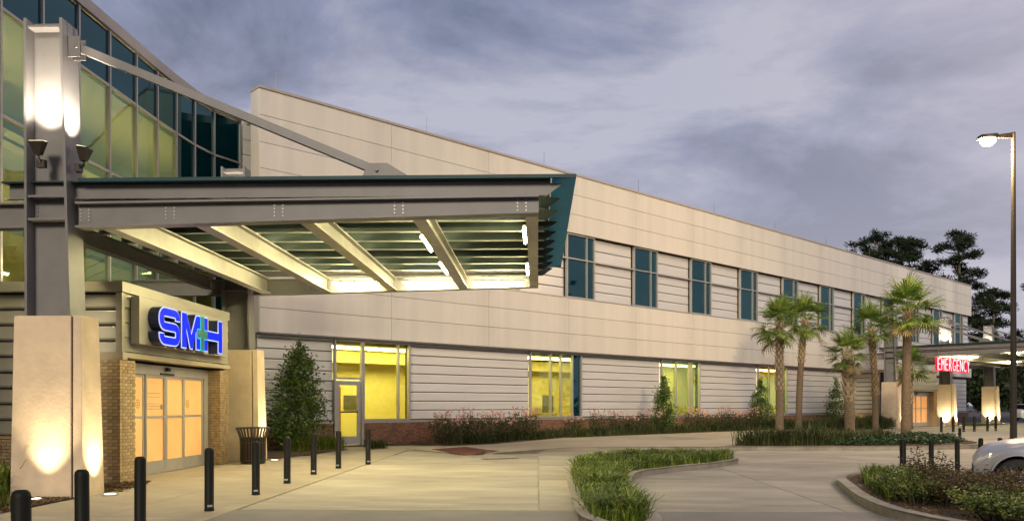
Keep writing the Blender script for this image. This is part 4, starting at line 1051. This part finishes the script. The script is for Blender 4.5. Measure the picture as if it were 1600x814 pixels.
def blade_field(name, pts, hmin, hmax, mat, rng, wid=.010, lean=.55, z0=.11, kind='stuff', parent=None, loc=(0, 0, 0)):
    n = len(pts); h = rng.uniform(hmin, hmax, n)*(.78 + .34*np.sin(pts[:, 0]*4.3 + 1)*np.cos(pts[:, 1]*3.7)*np.sin(pts[:, 0]*1.7 - pts[:, 1]*2.1)); a = rng.uniform(0, 2*math.pi, n); ln = rng.uniform(.15, lean, n)*h*1.5
    dx, dy = np.cos(a)*ln, np.sin(a)*ln; sx, sy = -np.sin(a)*wid, np.cos(a)*wid
    zz = np.full(n, z0) if np.isscalar(z0) else np.array([z0(x, y) for x, y in pts])
    b = np.stack([pts[:, 0], pts[:, 1], zz], 1)
    S = np.stack([sx, sy, np.zeros(n)], 1)
    m1 = b + np.stack([dx*.30, dy*.30, h*.62], 1); m2 = b + np.stack([dx*.72, dy*.72, h*.92], 1); t = b + np.stack([dx*1.15, dy*1.15, h*.86], 1)
    V = np.stack([b-S, b+S, m1+S, m1-S, m2+S*.8, m2-S*.8, t+S*.1, t-S*.1], 1).reshape(-1, 3)
    o = np.arange(n)[:, None]*8
    F = np.concatenate([o+[0, 1, 2, 3], o+[3, 2, 4, 5], o+[5, 4, 6, 7]], 0)
    return quads(name, V, F, mat, parent, kind, loc)
def inside(poly, x, y):
    n = len(poly); c = np.zeros(len(x), bool); j = n-1
    for i in range(n):
        xi, yi = poly[i]; xj, yj = poly[j]
        cond = ((yi > y) != (yj > y)) & (x < (xj-xi)*(y-yi)/(yj-yi+1e-12) + xi); c ^= cond; j = i
    return c
def dist_edge(poly, x, y):
    d = np.full(len(x), 1e9); n = len(poly)
    for i in range(n):
        ax, ay = poly[i]; bx, by = poly[(i+1) % n]; vx, vy = bx-ax, by-ay
        t = np.clip(((x-ax)*vx + (y-ay)*vy)/(vx*vx+vy*vy+1e-12), 0, 1); d = np.minimum(d, np.hypot(x-ax-t*vx, y-ay-t*vy))
    return d
def clumped(poly, nclump, per, spread, rng, margin=.2):
    P = np.array(poly); lo, hi = P.min(0), P.max(0); C = []
    while len(C) < nclump:
        q = rng.uniform(lo, hi, (nclump*4, 2)); k = inside(poly, q[:, 0], q[:, 1]); q = q[k]; q = q[dist_edge(poly, q[:, 0], q[:, 1]) > margin]
        C += list(q)
        if len(q) == 0: break
    C = np.array(C[:nclump]); pts = np.repeat(C, per, 0) + rng.normal(size=(nclump*per, 2))*spread
    k = inside(poly, pts[:, 0], pts[:, 1]); return pts[k]
ip = [(p.x, p.y) for p in isl_path]
blade_field('island_grass', clumped(ip, 430, 52, .12, RNG, .20), .17, .40, LEAF_gras, RNG, wid=.009, lean=1.0, z0=.10)
# grass left of the nearest pier and in front of it
lp_ = [EW(-10.6, 11.2)[:2], EW(-8.95, 11.2)[:2], EW(-9.1, 15.5)[:2], EW(-10.8, 15.5)[:2]]
blade_field('border_grass', clumped(lp_, 34, 60, .16, RNG, .1), .35, .75, LEAF_gras, RNG, wid=.008, z0=.02)
# small tufts by the side door
tf = [FW(-.9, -1.5)[:2], FW(-2.9, -2.1)[:2], FW(-3.2, -1.2)[:2], FW(-.85, -.6)[:2]]
blade_field('border_grass', clumped(tf, 30, 45, .14, RNG, .02), .3, .65, LEAF_gras, RNG, wid=.009, z0=.03)
tf = [FW(-.2, -2.0)[:2], FW(.5, -2.2)[:2], FW(.7, -1.5)[:2], FW(-.1, -1.3)[:2]]
blade_field('border_grass', clumped(tf, 8, 60, .10, RNG, .02), .25, .5, LEAF_dgras, RNG, wid=.009, z0=.01)
# facade bed: dark grasses
fb = [FW(3.3, -1.0)[:2], FW(3.4, -1.75)[:2], FW(9, -2.15)[:2], FW(42, -2.3)[:2], FW(42, -.5)[:2], FW(10, -.6)[:2]]
blade_field('bed_grass', clumped(fb, 300, 55, .17, RNG, .1), .2, .6, LEAF_dgras, RNG, wid=.012, z0=walk_z)
fb2 = [FW(27, -1.9)[:2], FW(42, -2.2)[:2], FW(42, -4.5)[:2], FW(27, -3.2)[:2]]
blade_field('bed_grass', clumped(fb2, 130, 60, .24, RNG, .05), .35, .95, LEAF_dgras, RNG, wid=.014, z0=.1)
# palm bed: grasses and ground cover
pb = [(7.4, 29.4), (12.4, 29.6), (15.8, 30.5), (17.7, 32.6), (18.2, 36), (17.6, 38.6), (14.2, 35.6), (11.2, 32.6), (8.5, 30.8)]
pg = [(7.6, 29.7), (11.5, 29.9), (12.4, 31.5), (17.8, 38.0), (17.4, 38.5), (14.2, 36.6), (11.2, 34.0), (8.8, 31.2)]
blade_field('bed_grass', clumped(pg, 95, 60, .20, RNG, .05), .2, .58, LEAF_dgras, RNG, wid=.012, z0=.14)
def cover(name, poly, n, mat, h, leaf, z0, rng, nclump=120):
    pts = clumped(poly, nclump, n//nclump, .28, rng, .12); k = len(pts)
    C = np.stack([pts[:, 0], pts[:, 1], z0 + rng.beta(1.5, 1.2, k)*h*(0.6+.4*np.sin(pts[:, 0]*3.1)*np.cos(pts[:, 1]*2.7))], 1)
    D = unit(rng.normal(size=(k, 3))*np.array([1, 1, .5]) + np.array([0, 0, .25]))
    V, F = leaf_quads(C, D, leaf, leaf*.6, rng); return quads(name, V, F, mat, None, 'stuff')
blade_field('bed_grass', clumped([(7.5, 29.5), (11.2, 29.8), (12.0, 32.4), (9.4, 31.6)], 46, 60, .22, RNG, .05), .35, .8, LEAF_dgras, RNG, wid=.012, z0=.14)
blade_field('border_grass', clumped([EW(-8.75, 11.3)[:2], EW(-8.0, 11.3)[:2], EW(-8.05, 12.7)[:2], EW(-8.8, 12.9)[:2]], 16, 60, .12, RNG, .03), .35, .62, LEAF_gras, RNG, wid=.008, z0=.02)
cover('ground_cover', [(10.2, 29.5), (12.4, 29.6), (15.8, 30.5), (17.9, 32.6), (18.3, 36), (17.7, 37.6), (15, 33.2), (12, 30.7)], 9000, LEAF_cov, .34, .11, .14, RNG, 150)
# mulch chips near the piers
def chips(name, poly, n, z0, rng, s=.07):
    P = np.array(poly); lo, hi = P.min(0), P.max(0); q = rng.uniform(lo, hi, (n*3, 2)); q = q[inside(poly, q[:, 0], q[:, 1])][:n]
    C = np.stack([q[:, 0], q[:, 1], z0 + rng.uniform(.003, .03, len(q))], 1); D = unit(rng.normal(size=(len(q), 3))*np.array([1, 1, .25]))
    V, F = leaf_quads(C, D, s, s*.3, rng); return quads(name, V, F, M_chip, None, 'stuff')
chips('mulch', [EW(-9.6, 11.5)[:2], EW(-7.9, 11.5)[:2], EW(-7.9, 13.95)[:2], EW(-9.6, 13.95)[:2]], 3500, .012, RNG)
chips('mulch', [EW(-8.55, 14.8)[:2], EW(-7.6, 14.95)[:2], EW(-7.95, 16.9)[:2], EW(-8.6, 16.65)[:2]], 1600, .012, RNG)
rp = [(p.x, p.y) for p in ris_path]
chips('mulch', rp, 6000, .11, RNG)
chips('mulch', ip, 2500, .10, RNG)

# flowering rose bushes along the facade
def rose_meshes(seed, H=1.0, W=.5):
    r = np.random.default_rng(seed); n = 620
    u = r.uniform(0, 1, n)**.8; a = r.uniform(0, 6.28, n); rad = W*np.sqrt(r.uniform(0, 1, n))*(.55 + .6*u)
    P = np.stack([rad*np.cos(a), rad*np.sin(a), .08 + u*H*.92*(1-.25*(rad/W)**2)], 1)
    V, F = leaf_quads(P, unit(r.normal(size=(n, 3))), .085, .05, r); lm = qmesh('leaves', V, F, LEAF_rose)
    nf = 26; a = r.uniform(0, 6.28, nf); rad = W*1.05*np.sqrt(r.uniform(0, 1, nf))
    C = np.stack([rad*np.cos(a), rad*np.sin(a), H*r.uniform(.72, 1.18, nf)], 1)
    C2 = np.repeat(C, 7, 0) + r.normal(size=(nf*7, 3))*.022
    V, F = leaf_quads(C2, unit(r.normal(size=(nf*7, 3))), .07, .06, r); bm_ = qmesh('blossom', V, F, LEAF_petal)
    m = MB()
    for k in range(nf):
        m.tube([(C[k][0]*.2, C[k][1]*.2, 0), tuple(C[k]*np.array([.7, .7, .6])), tuple(C[k])], [.008, .006, .004], 4)
    return lm, bm_, m.mesh('stems', M_bark)
RS = [rose_meshes(s, H, .5) for s, H in ((1, 1.12), (2, .95), (3, 1.2))]
def rose(t, y, s, label, k):
    o = thing('rose_bush', label, 'flower bush', (lambda w: (w[0], w[1], walk_z(w[0], w[1])))(FW(t, y)), random.uniform(0, 6), 'pink flowering bushes along the long facade'); o.scale = (s, s, s)
    for me, nm in zip(RS[k % 3], ('leaves', 'blossom', 'stems')): inst(me, nm, o, (0, 0, 0))
GL = 'bush with small pink blossoms in the bed under the left blank siding'
ts = [3.7, 4.6, 5.4, 6.3, 7.2, 8.0, 8.8]
for k, t in enumerate(ts): rose(t, -1.0 + random.uniform(-.15, .1), 1.05, f'pink flowering bush left of the second lit window, {("first", "second", "third", "fourth", "fifth", "sixth", "seventh")[k]} from the side door', k)
ts2 = [11.8, 13.4, 14.7, 15.9, 17.1, 18.3]
for k, t in enumerate(ts2): rose(t, -1.0 + random.uniform(-.15, .1), .92, f'low pink flowering bush left of the small cone shrub, {("first", "second", "third", "fourth", "fifth", "sixth")[k]} from the left', k+1)
ts3 = [20.9, 21.9, 22.9, 23.9, 25.0, 26.0, 27.1, 28.1]
for k, t in enumerate(ts3): rose(t, -1.15 + random.uniform(-.15, .1), .95, f'pink flowering bush between the small cone shrub and the first palm, {("first", "second", "third", "fourth", "fifth", "sixth", "seventh", "eighth")[k]} from the left', k+2)

# nandina shrubs on the right island
def nandina(seed, H, W, n=700, mat=LEAF_nan):
    r = np.random.default_rng(seed); st = MB(); P = []; 
    for s in range(16):
        a = r.uniform(0, 6.28); l = W*math.sqrt(r.uniform(.02, 1)); h = H*r.uniform(.6, 1.0)*(1-.3*(l/W)**2)
        tip = (l*math.cos(a), l*math.sin(a), h); st.tube([(tip[0]*.25, tip[1]*.25, 0), (tip[0]*.7, tip[1]*.7, h*.6), tip], [.008, .006, .003], 4)
        for q in range(n//16):
            f = r.uniform(.45, 1.05); aa = r.uniform(0, 6.28); rr = r.uniform(.02, .20)*W/.5
            P.append((tip[0]*f + rr*math.cos(aa), tip[1]*f + rr*math.sin(aa), h*f + r.uniform(-.05, .06)))
    P = np.array(P); D = unit(np.stack([P[:, 0], P[:, 1], np.zeros(len(P))], 1) + r.normal(size=(len(P), 3))*np.array([.35, .35, .22]))
    V, F = leaf_quads(P, D, .052, .022, r); return qmesh('leaves', V, F, mat), st.mesh('stems', M_stem)
NA = [nandina(21, .62, .50, 2600), nandina(22, .55, .55, 2600), nandina(23, .75, .42, 1500, LEAF_nanred), nandina(24, .60, .5, 2400, LEAF_nanred)]
def nan(x, D, k, s, label):
    o = thing('nandina_shrub', label, 'shrub', (x, D, .11), random.uniform(0, 6), 'low shrubs on the right island'); s *= .88; o.scale = (s, s, s)
    inst(NA[k][0], 'leaves', o, (0, 0, 0)); inst(NA[k][1], 'stems', o, (0, 0, 0))
for (px, D, k, s, lb) in [(1452, 13.6, 2, 1.25, 'tallest reddish shrub standing before the second bollard'), (1410, 13.2, 0, .95, 'leafy shrub below the leftmost bollard of the shrub island'),
    (1486, 13.0, 3, 1.1, 'reddish shrub below the middle bollard'), (1476, 12.0, 3, .95, 'red brown shrub in the middle of the island'), (1515, 12.2, 3, 1.05, 'red brown shrub in front of the car headlight'),
    (1552, 12.0, 3, 1.1, 'red brown shrub hiding the car front wheel'), (1590, 12.4, 3, 1.15, 'red brown shrub at the right edge below the car door'), (1430, 12.2, 0, 1.0, 'green shrub left of the island middle'),
    (1556, 10.5, 1, 1.05, 'bright green shrub at the front of the island'), (1596, 10.1, 1, 1.1, 'bright green shrub at the right front corner'), (1568, 11.2, 2, 1.0, 'thin reddish shrub between the green front shrubs and the car'), (1600, 11.0, 3, 1.0, 'red brown shrub cut by the right picture edge')]:
    nan((px-800)/1300*D, D, k, s, lb)
gp = [(5.75, 12.6), (6.6, 12.4), (7.7, 13.2), (7.9, 16.0), (7.2, 16.9), (6.9, 16.4), (6.3, 14.8)]
blade_field('island_grass', clumped(gp, 90, 55, .13, RNG, .05), .22, .42, LEAF_gras, RNG, wid=.008, z0=.11)

# palms
def frond_mesh(seed, L=.80, Lf=.82, n=24):
    """costapalmate fan leaf along +x from the crown, petiole then fan with drooping tips"""
    r = np.random.default_rng(seed); m = MB()
    m.tube([(0, 0, 0), (L*.5, 0, .06), (L, 0, .05)], [.022, .016, .010], 4)
    V, F = [], []
    for k in range(n):
        t = (k/(n-1)-.5)*2; ang = t*R(112) ; l = Lf*(1-.25*abs(t))*r.uniform(.88, 1.08)
        d = np.array([math.cos(ang), math.sin(ang), .12*math.cos(t*8)+.10]); d /= np.linalg.norm(d); s = np.array([-math.sin(ang), math.cos(ang), 0])
        b = np.array([L-.02+.12*(1-abs(t)), 0, .05]); w = .030
        p1 = b + d*l*.55; p2 = b + d*l*.85 + np.array([0, 0, -.06*l]); p3 = b + d*l*.98 + np.array([0, 0, -.20*l*r.uniform(.5, 1.5)])
        i = len(V); V += [b-s*w*.4, b+s*w*.4, p1+s*w, p1-s*w, p2+s*w*.7, p2-s*w*.7, p3+s*w*.1, p3-s*w*.1]; F += [(i, i+1, i+2, i+3), (i+3, i+2, i+4, i+5), (i+5, i+4, i+6, i+7)]
    i = len(m.v); m.add(V, F, 0); me = bpy.data.meshes.new('frond'); me.from_pydata([tuple(v) for v in m.v], [], m.f); me.materials.append(LEAF_palm); return me
FR = [frond_mesh(s) for s in (1, 2, 3, 4)]
FRD = [f.copy() for f in FR[:2]]
for f in FRD: f.materials[0] = LEAF_dead
bt = MB(); bt.hexa([(-.055, 0, 0), (.055, 0, 0), (.03, .05, .02), (-.03, .05, .02), (-.028, -.075, .26), (.028, -.075, .26), (.02, -.05, .27), (-.02, -.05, .27)]); BOOT = bt.mesh('leaf_base', M_boot)
def palm(x, y, h, fr, r0, r1, label, boots=(0.35, 1.0), nf=26, lean=(0, 0), seed=0, dead=1):
    rr = random.Random(seed); z0 = .13
    o = thing('palm_tree', label, 'palm tree', (x, y, z0), 0, 'palms in the driveway bed'); h -= z0
    pts, rad = [], []
    for k in range(13):
        u = k/12; pts.append((lean[0]*u*u, lean[1]*u*u, h*u)); rad.append((r0 + (r1-r0)*u)*(1.12 if k == 0 else 1)*rr.uniform(.97, 1.03))
    m = MB(); m.tube(pts, rad, 12); m.build('trunk', M_palmb, o, smooth=True)
    zb, zt = boots[0]*h, boots[1]*h; n = int((zt-zb)/.155)
    for k in range(n):
        u = (zb + (zt-zb)*k/max(1, n-1))/h; R_ = r0 + (r1-r0)*u
        for q in range(6):
            a = 2*math.pi*(q + .5*(k % 2))/6
            inst(BOOT, 'leaf_base', o, (lean[0]*u*u + (R_-.045)*math.sin(a), lean[1]*u*u - (R_-.045)*math.cos(a), h*u - .1), rot=(rr.uniform(-.05, .18), 0, a), scale=rr.uniform(1.15, 1.55)*(R_/.2))
    tx, ty = lean
    for k in range(nf):
        u = k/(nf-1); pitch = 80 - 128*u**.85 + rr.uniform(-8, 8); a = k*2.399 + rr.uniform(-.25, .25)
        s = fr*(.80 + .25*rr.random())/1.45
        inst(rr.choice(FR if k < nf-dead else FRD), 'frond', o, (tx, ty, h + .12 - .28*u), rot=(rr.uniform(-.35, .35), -R(pitch), a), scale=s)
palm(11.45, 35.6, 5.05, 1.25, .175, .15, 'leftmost palm, trunk banded with crossed leaf bases', (.42, 1.0), 28, (.0, 0), 1)
palm(15.85, 46.0, 6.2, 1.5, .18, .165, 'second palm from the left with a bare lower trunk and broken stub', (.62, 1.0), 27, (.35, 0), 2, 2)
palm(14.45, 35.6, 3.75, 1.05, .225, .195, 'shortest palm, thick trunk, third from the left', (.45, 1.0), 24, (-.1, 0), 3)
palm(20.1, 46.0, 5.75, 1.45, .165, .165, 'slender palm behind, just left of the tallest palm', (.35, 1.0), 28, (-.25, 0), 4)
palm(18.75, 39.6, 6.0, 1.62, .215, .19, 'tallest palm with the widest crown, rightmost of the front palms', (.80, 1.0), 36, (.1, 0), 5, 3)
palm(23.9, 50.0, 3.9, 1.35, .18, .17, 'low palm behind the tallest trunk before the emergency entrance', (.4, 1.0), 20, (.0, 0), 6)

# pines behind the wing and trees beyond the lot
def pine(x, y, H, label, seed, nl=16, spread=1.0, crown0=.45):
    rr = random.Random(seed); r = np.random.default_rng(seed)
    o = thing('pine_tree', label, 'pine tree', (x, y, 0), 0, 'tall pines behind the wing')
    m = MB(); m.tube([(0, 0, 0), (.15, 0, H*.5), (-.1, 0, H*.97)], [.42, .28, .06], 8); tips = []
    for k in range(nl):
        u = crown0 + (1-crown0)*(k+.5)/nl; a = k*2.4 + rr.uniform(-.5, .5); l = spread*(5.2*(1-.62*(u-crown0)/(1-crown0)))*rr.uniform(.55, 1.15)
        z = H*u*.97; e = (l*math.cos(a), l*math.sin(a)*.8, z + l*rr.uniform(.05, .38)); mid = (e[0]*.5, e[1]*.5, z + l*.06)
        m.tube([(0, 0, z), mid, e], [.10, .06, .02], 5); tips.append(e)
        for q in range(5):
            f = rr.uniform(.4, 1.0); tips.append((e[0]*f + rr.uniform(-1.0, 1.0), e[1]*f + rr.uniform(-.9, .9), mid[2] + (e[2]-mid[2])*f + rr.uniform(-.25, .8)))
    for q in range(7): tips.append((rr.uniform(-1.2, 1.2), rr.uniform(-1, 1), H*rr.uniform(.9, 1.01)))
    m.build('trunk', M_bark, o)
    T = np.array(tips); per = 120; C = np.repeat(T, per, 0); d = r.normal(size=C.shape); d = unit(d)*np.array([1, 1, .55])
    C = C + d*(r.uniform(.1, .95, len(C))[:, None]); D = unit(d + np.array([0, 0, .3]) + r.normal(size=C.shape)*.3)
    V, F = leaf_quads(C, D, .46, .11, r); quads('crown', V, F, LEAF_pine, o)
pine(46.3, 106, 23.2, 'dark pine rising behind the roof edge, left of the pine group', 41, 20, 1.35, .5)
pine(51.6, 108, 23.0, 'dark spreading pine in the middle of the group behind the roof', 44, 20, 1.2, .55)
pine(54.3, 101, 22.6, 'tall open pine with a visible trunk beyond the end of the wing', 47, 17, .95, .38)
pine(59.6, 103, 15.6, 'lower pine right of the wing end', 52, 14, .9, .3)
pine(72.0, 112, 19.5, 'pine at the right edge of the picture beyond the lamp pole', 55, 12, .8, .45)
def broad(x, y, H, W, label, seed, n=2600):
    r = np.random.default_rng(seed); o = thing('broad_tree', label, 'tree', (x, y, 0), 0, 'dark trees beyond the car park')
    nc = 46; c = unit(r.normal(size=(nc, 3)))*r.uniform(.35, 1, nc)[:, None]*np.array([W, W, H*.36]) + np.array([0, 0, H*.6])
    k = r.integers(0, nc, n); P = c[k] + r.normal(size=(n, 3))*W*.16
    V, F = leaf_quads(P, unit(r.normal(size=(n, 3))), .55, .33, r); quads('crown', V, F, LEAF_tree, o)
    m = MB(); m.tube([(0, 0, 0), (.1, 0, H*.35), (0, 0, H*.7)], [.3, .22, .08], 7)
    for q in c[:10]: m.tube([(0.05, 0, H*.3), tuple(q)], [.1, .03], 5)
    m.build('trunk', M_bark, o)
for i, (x, y, H, W) in enumerate(((50.5, 88, 8.2, 4.0), (56.0, 92, 9.0, 4.6), (61.5, 96, 8.4, 4.2), (67.5, 98, 9.0, 4.5), (75, 104, 9.6, 5), (48.0, 84, 6.0, 2.6))):
    broad(x, y, H, W, ('dark broad tree framed between the two far piers', 'dark broad tree right of the farthest pier', 'dark round tree behind the lamp pole', 'dark broad tree right of the lamp pole', 'dark tree at the far right edge', 'small bushy tree behind the pier under the red lettering')[i], 60+i)
r = np.random.default_rng(99); nC = 900; xs = r.uniform(-260, 420, nC); C = np.stack([xs, 190 + .08*xs + r.normal(size=nC)*6, r.uniform(0, 1, nC)**.7*(9 + 3*np.sin(xs*.09))], 1)
Cw = np.repeat(C, 22, 0) + r.normal(size=(nC*22, 3))*1.6
V, F = leaf_quads(Cw, unit(r.normal(size=Cw.shape)), 1.9, 1.2, r); w_ = quads('distant_wood', V, F, LEAF_tree, None, 'stuff')
th = r.uniform(R(-200), R(20), 1500); rad = 88 + r.normal(size=1500)*6; C = np.stack([rad*np.cos(th) + 20, rad*np.sin(th) + 10, r.uniform(0, 1, 1500)**.8*(17 + 3.5*np.sin(th*23) + 2*np.sin(th*61))], 1)
Cw = np.repeat(C, 16, 0) + r.normal(size=(1500*16, 3))*1.5
V, F = leaf_quads(Cw, unit(r.normal(size=Cw.shape)), 1.5, .95, r); quads('distant_wood', V, F, LEAF_tree, None, 'stuff')
# green strip by the emergency entrance
sheet('lawn', [GW(-10, 26)[:2], GW(-6.8, 26)[:2], GW(-6.8, 33.5)[:2], GW(-10, 33.5)[:2]], .02, M_lawn)

# ------------------------------------------------------------------ cars
WF_, WR_ = 1.60, -1.16
def top(x):
    pts = [(-2.25, .80), (-2.2, 1.02), (-2.0, 1.12), (-1.0, 1.14), (.0, 1.12), (.75, 1.08), (1.2, 1.01), (1.7, .93), (2.0, .86), (2.15, .78), (2.25, .62)]
    for (a, b), (c, d) in zip(pts, pts[1:]):
        if x <= c: t = (x-a)/(c-a); t = t*t*(3-2*t)*.5 + t*.5; return b + (d-b)*t
    return .62
def half(x):
    t = max(0, (abs(x)-1.35)/.9); return .90*(1 - .36*t**2.6)
def car_body(paint):
    L, Wd = 4.5, .90; nx = 64; hx = [-L/2 + L*i/nx for i in range(nx+1)]
    WF, WRr, ar = 1.60, -1.16, .40
    def bot(x):
        z = .24 if abs(x) < 2.0 else .24 + (abs(x)-2.0)*.35
        for wc in (WF, WRr):
            d = abs(x-wc)
            if d < ar: z = max(z, .34 + math.sqrt(ar*ar-d*d))
        return z
    m = MB(); rows = []
    for x in hx:
        t, w, b = top(x), half(x), bot(x); b = min(b, t-.1)
        pr = [(w*.93, b), (w*.985, b + (t-b)*.18), (w*1.0, b + (t-b)*.45), (w*.985, b + (t-b)*.72), (w*.93, t-.055), (w*.86, t-.012), (w*.55, t+.035), (w*.25, t+.05), (0, t+.055)]
        for wc in (WF, WRr):
            if abs(x-wc) < ar+.07: pr[0] = (w*1.015, b); pr[1] = (w*1.02, b + (t-b)*.16)
        rows.append([(x, -y, z) for y, z in pr] + [(x, y, z) for y, z in pr[:-1][::-1]])
    c = len(rows[0]); m.add([v for r_ in rows for v in r_], [(i*c+k, i*c+k+1, (i+1)*c+k+1, (i+1)*c+k) for i in range(nx) for k in range(c-1)])
    m.add(rows[0], [tuple(range(c))]); m.add(rows[-1], [tuple(range(c))])
    return m
def car(label, loc, rz, paint, cat='car'):
    o = thing('parked_car', label, cat, loc, rz)
    b = car_body(paint).build('body', paint, o, smooth=True)
    m = MB(); g = [(-2.0, .80, 1.13), (-1.55, .66, 1.60), (-.2, .68, 1.66), (.35, .64, 1.60), (1.05, .76, 1.08)]
    vs = [];
    for x, w, z in g: vs += [(x, -w, z), (x, w, z)]
    lo = [(-2.0, .80, 1.09), (-1.55, .83, 1.10), (-.2, .84, 1.09), (.35, .83, 1.06), (1.05, .78, 1.04)]
    for x, w, z in lo: vs += [(x, -w, z), (x, w, z)]
    fs = [(2*i, 2*i+1, 2*i+3, 2*i+2) for i in range(4)] + [(2*i, 2*i+2, 10+2*i+2, 10+2*i) for i in range(4)] + [(2*i+1, 2*i+3, 10+2*i+3, 10+2*i+1) for i in range(4)]
    m.add(vs, fs); m.build('window_glass', M_cglass, o)
    m = MB(); m.hexa([(-1.75, -.60, 1.60), (.30, -.62, 1.61), (.30, .62, 1.61), (-1.75, .60, 1.60), (-1.5, -.52, 1.66), (.1, -.55, 1.69), (.1, .55, 1.69), (-1.5, .52, 1.66)]); m.build('roof', paint, o, bevel=.03)
    for sx in (1.60, -1.16):
        for s in (-1, 1):
            w = thing0('wheel', o, (sx, s*.80, .34))
            m = MB(); n = 24; pr = [(.21, -.10), (.325, -.11), (.345, -.07), (.345, .07), (.325, .11), (.21, .10)]
            vs = [(r_*math.cos(2*math.pi*k/n), y, r_*math.sin(2*math.pi*k/n)) for r_, y in pr for k in range(n)]
            m.add(vs, [(i*n+k, i*n+(k+1) % n, (i+1)*n+(k+1) % n, (i+1)*n+k) for i in range(5) for k in range(n)]); m.build('tyre', M_rub, w, smooth=True)
            m = MB()
            for k in range(6):
                a = 2*math.pi*k/6; ca, sa = math.cos(a), math.sin(a); y = s*.085
                m.add([(.03*ca-.03*sa, y, .03*sa+.03*ca), (.03*ca+.03*sa, y, .03*sa-.03*ca), (.21*ca+.025*sa, y, .21*sa-.025*ca), (.21*ca-.025*sa, y, .21*sa+.025*ca)], [(0, 1, 2, 3)])
            m.tube([(0, s*.05, 0), (0, s*.095, 0)], .06, 10); m.build('rim', M_rim, w)
    m = MB(); m.box(-2.0, 2.0, -.62, .62, .2, .62); m.build('underbody', M_rub, o)
    for s in (-1, 1):
        m = MB(); n = 9; vs = []
        for k in range(n+1):
            x = 1.80 + .41*k/n; t, w, bb = top(x), half(x), .30; u = k/n
            for fr in (.80 - .16*u, .80 + .09*(1-u) - .02*u):
                z = bb + (t-bb)*fr; y = w*(.985 + (.93-.985)*max(0, (fr-.72)/.25)) + .010; vs.append((x, s*y, z))
        vs += [(x, y - s*.05, z) for x, y, z in vs]; q = 2*(n+1)
        fs = [(2*k, 2*k+1, 2*k+3, 2*k+2) for k in range(n)] + [(2*k, 2*k+2, q+2*k+2, q+2*k) for k in range(n)] + [(2*k+1, 2*k+3, q+2*k+3, q+2*k+1) for k in range(n)]
        m.add(vs, fs); m.build('headlight', M_hl, o)
        for wc in (WF_, WR_):
            m = MB(); p = []
            for k in range(15):
                t = R(4 + 172*k/14); p.append((wc + .41*math.cos(t), s*(.93 if wc < 0 else .92), .34 + .41*math.sin(t)))
            m.tube(p, .016, 6); m.build('wheel_arch', paint, o, smooth=True)
        m = MB(); m.hexa([(.62, s*.84, 1.10), (.76, s*.84, 1.10), (.76, s*1.04, 1.12), (.62, s*1.04, 1.12), (.62, s*.84, 1.24), (.72, s*.84, 1.24), (.72, s*1.03, 1.25), (.62, s*1.03, 1.25)]); m.build('mirror', paint, o, bevel=.02)
    m = MB(); m.box(2.10, 2.26, -.55, .55, .34, .52); m.build('grille', M_rub, o)
    return o
def thing0(name, parent, loc):
    o = bpy.data.objects.new(name, None); COL.objects.link(o); o.empty_display_size = .1; o.location = loc; o.parent = parent; return o
car('silver car nosing in behind the right shrub island', (10.34, 14.02, .0), R(152), M_car)
M_car2 = pmat('far_car_white', (.55, .56, .58), .25, var=.02); M_car3 = pmat('far_car_blue', (.10, .16, .26), .25, var=.02)
car('pale car parked far off right of the farthest pier', (52.5, 84, 0), R(20), M_car2)
car('blue car parked far off behind the lamp pole', (56.5, 86, 0), R(20), M_car3)
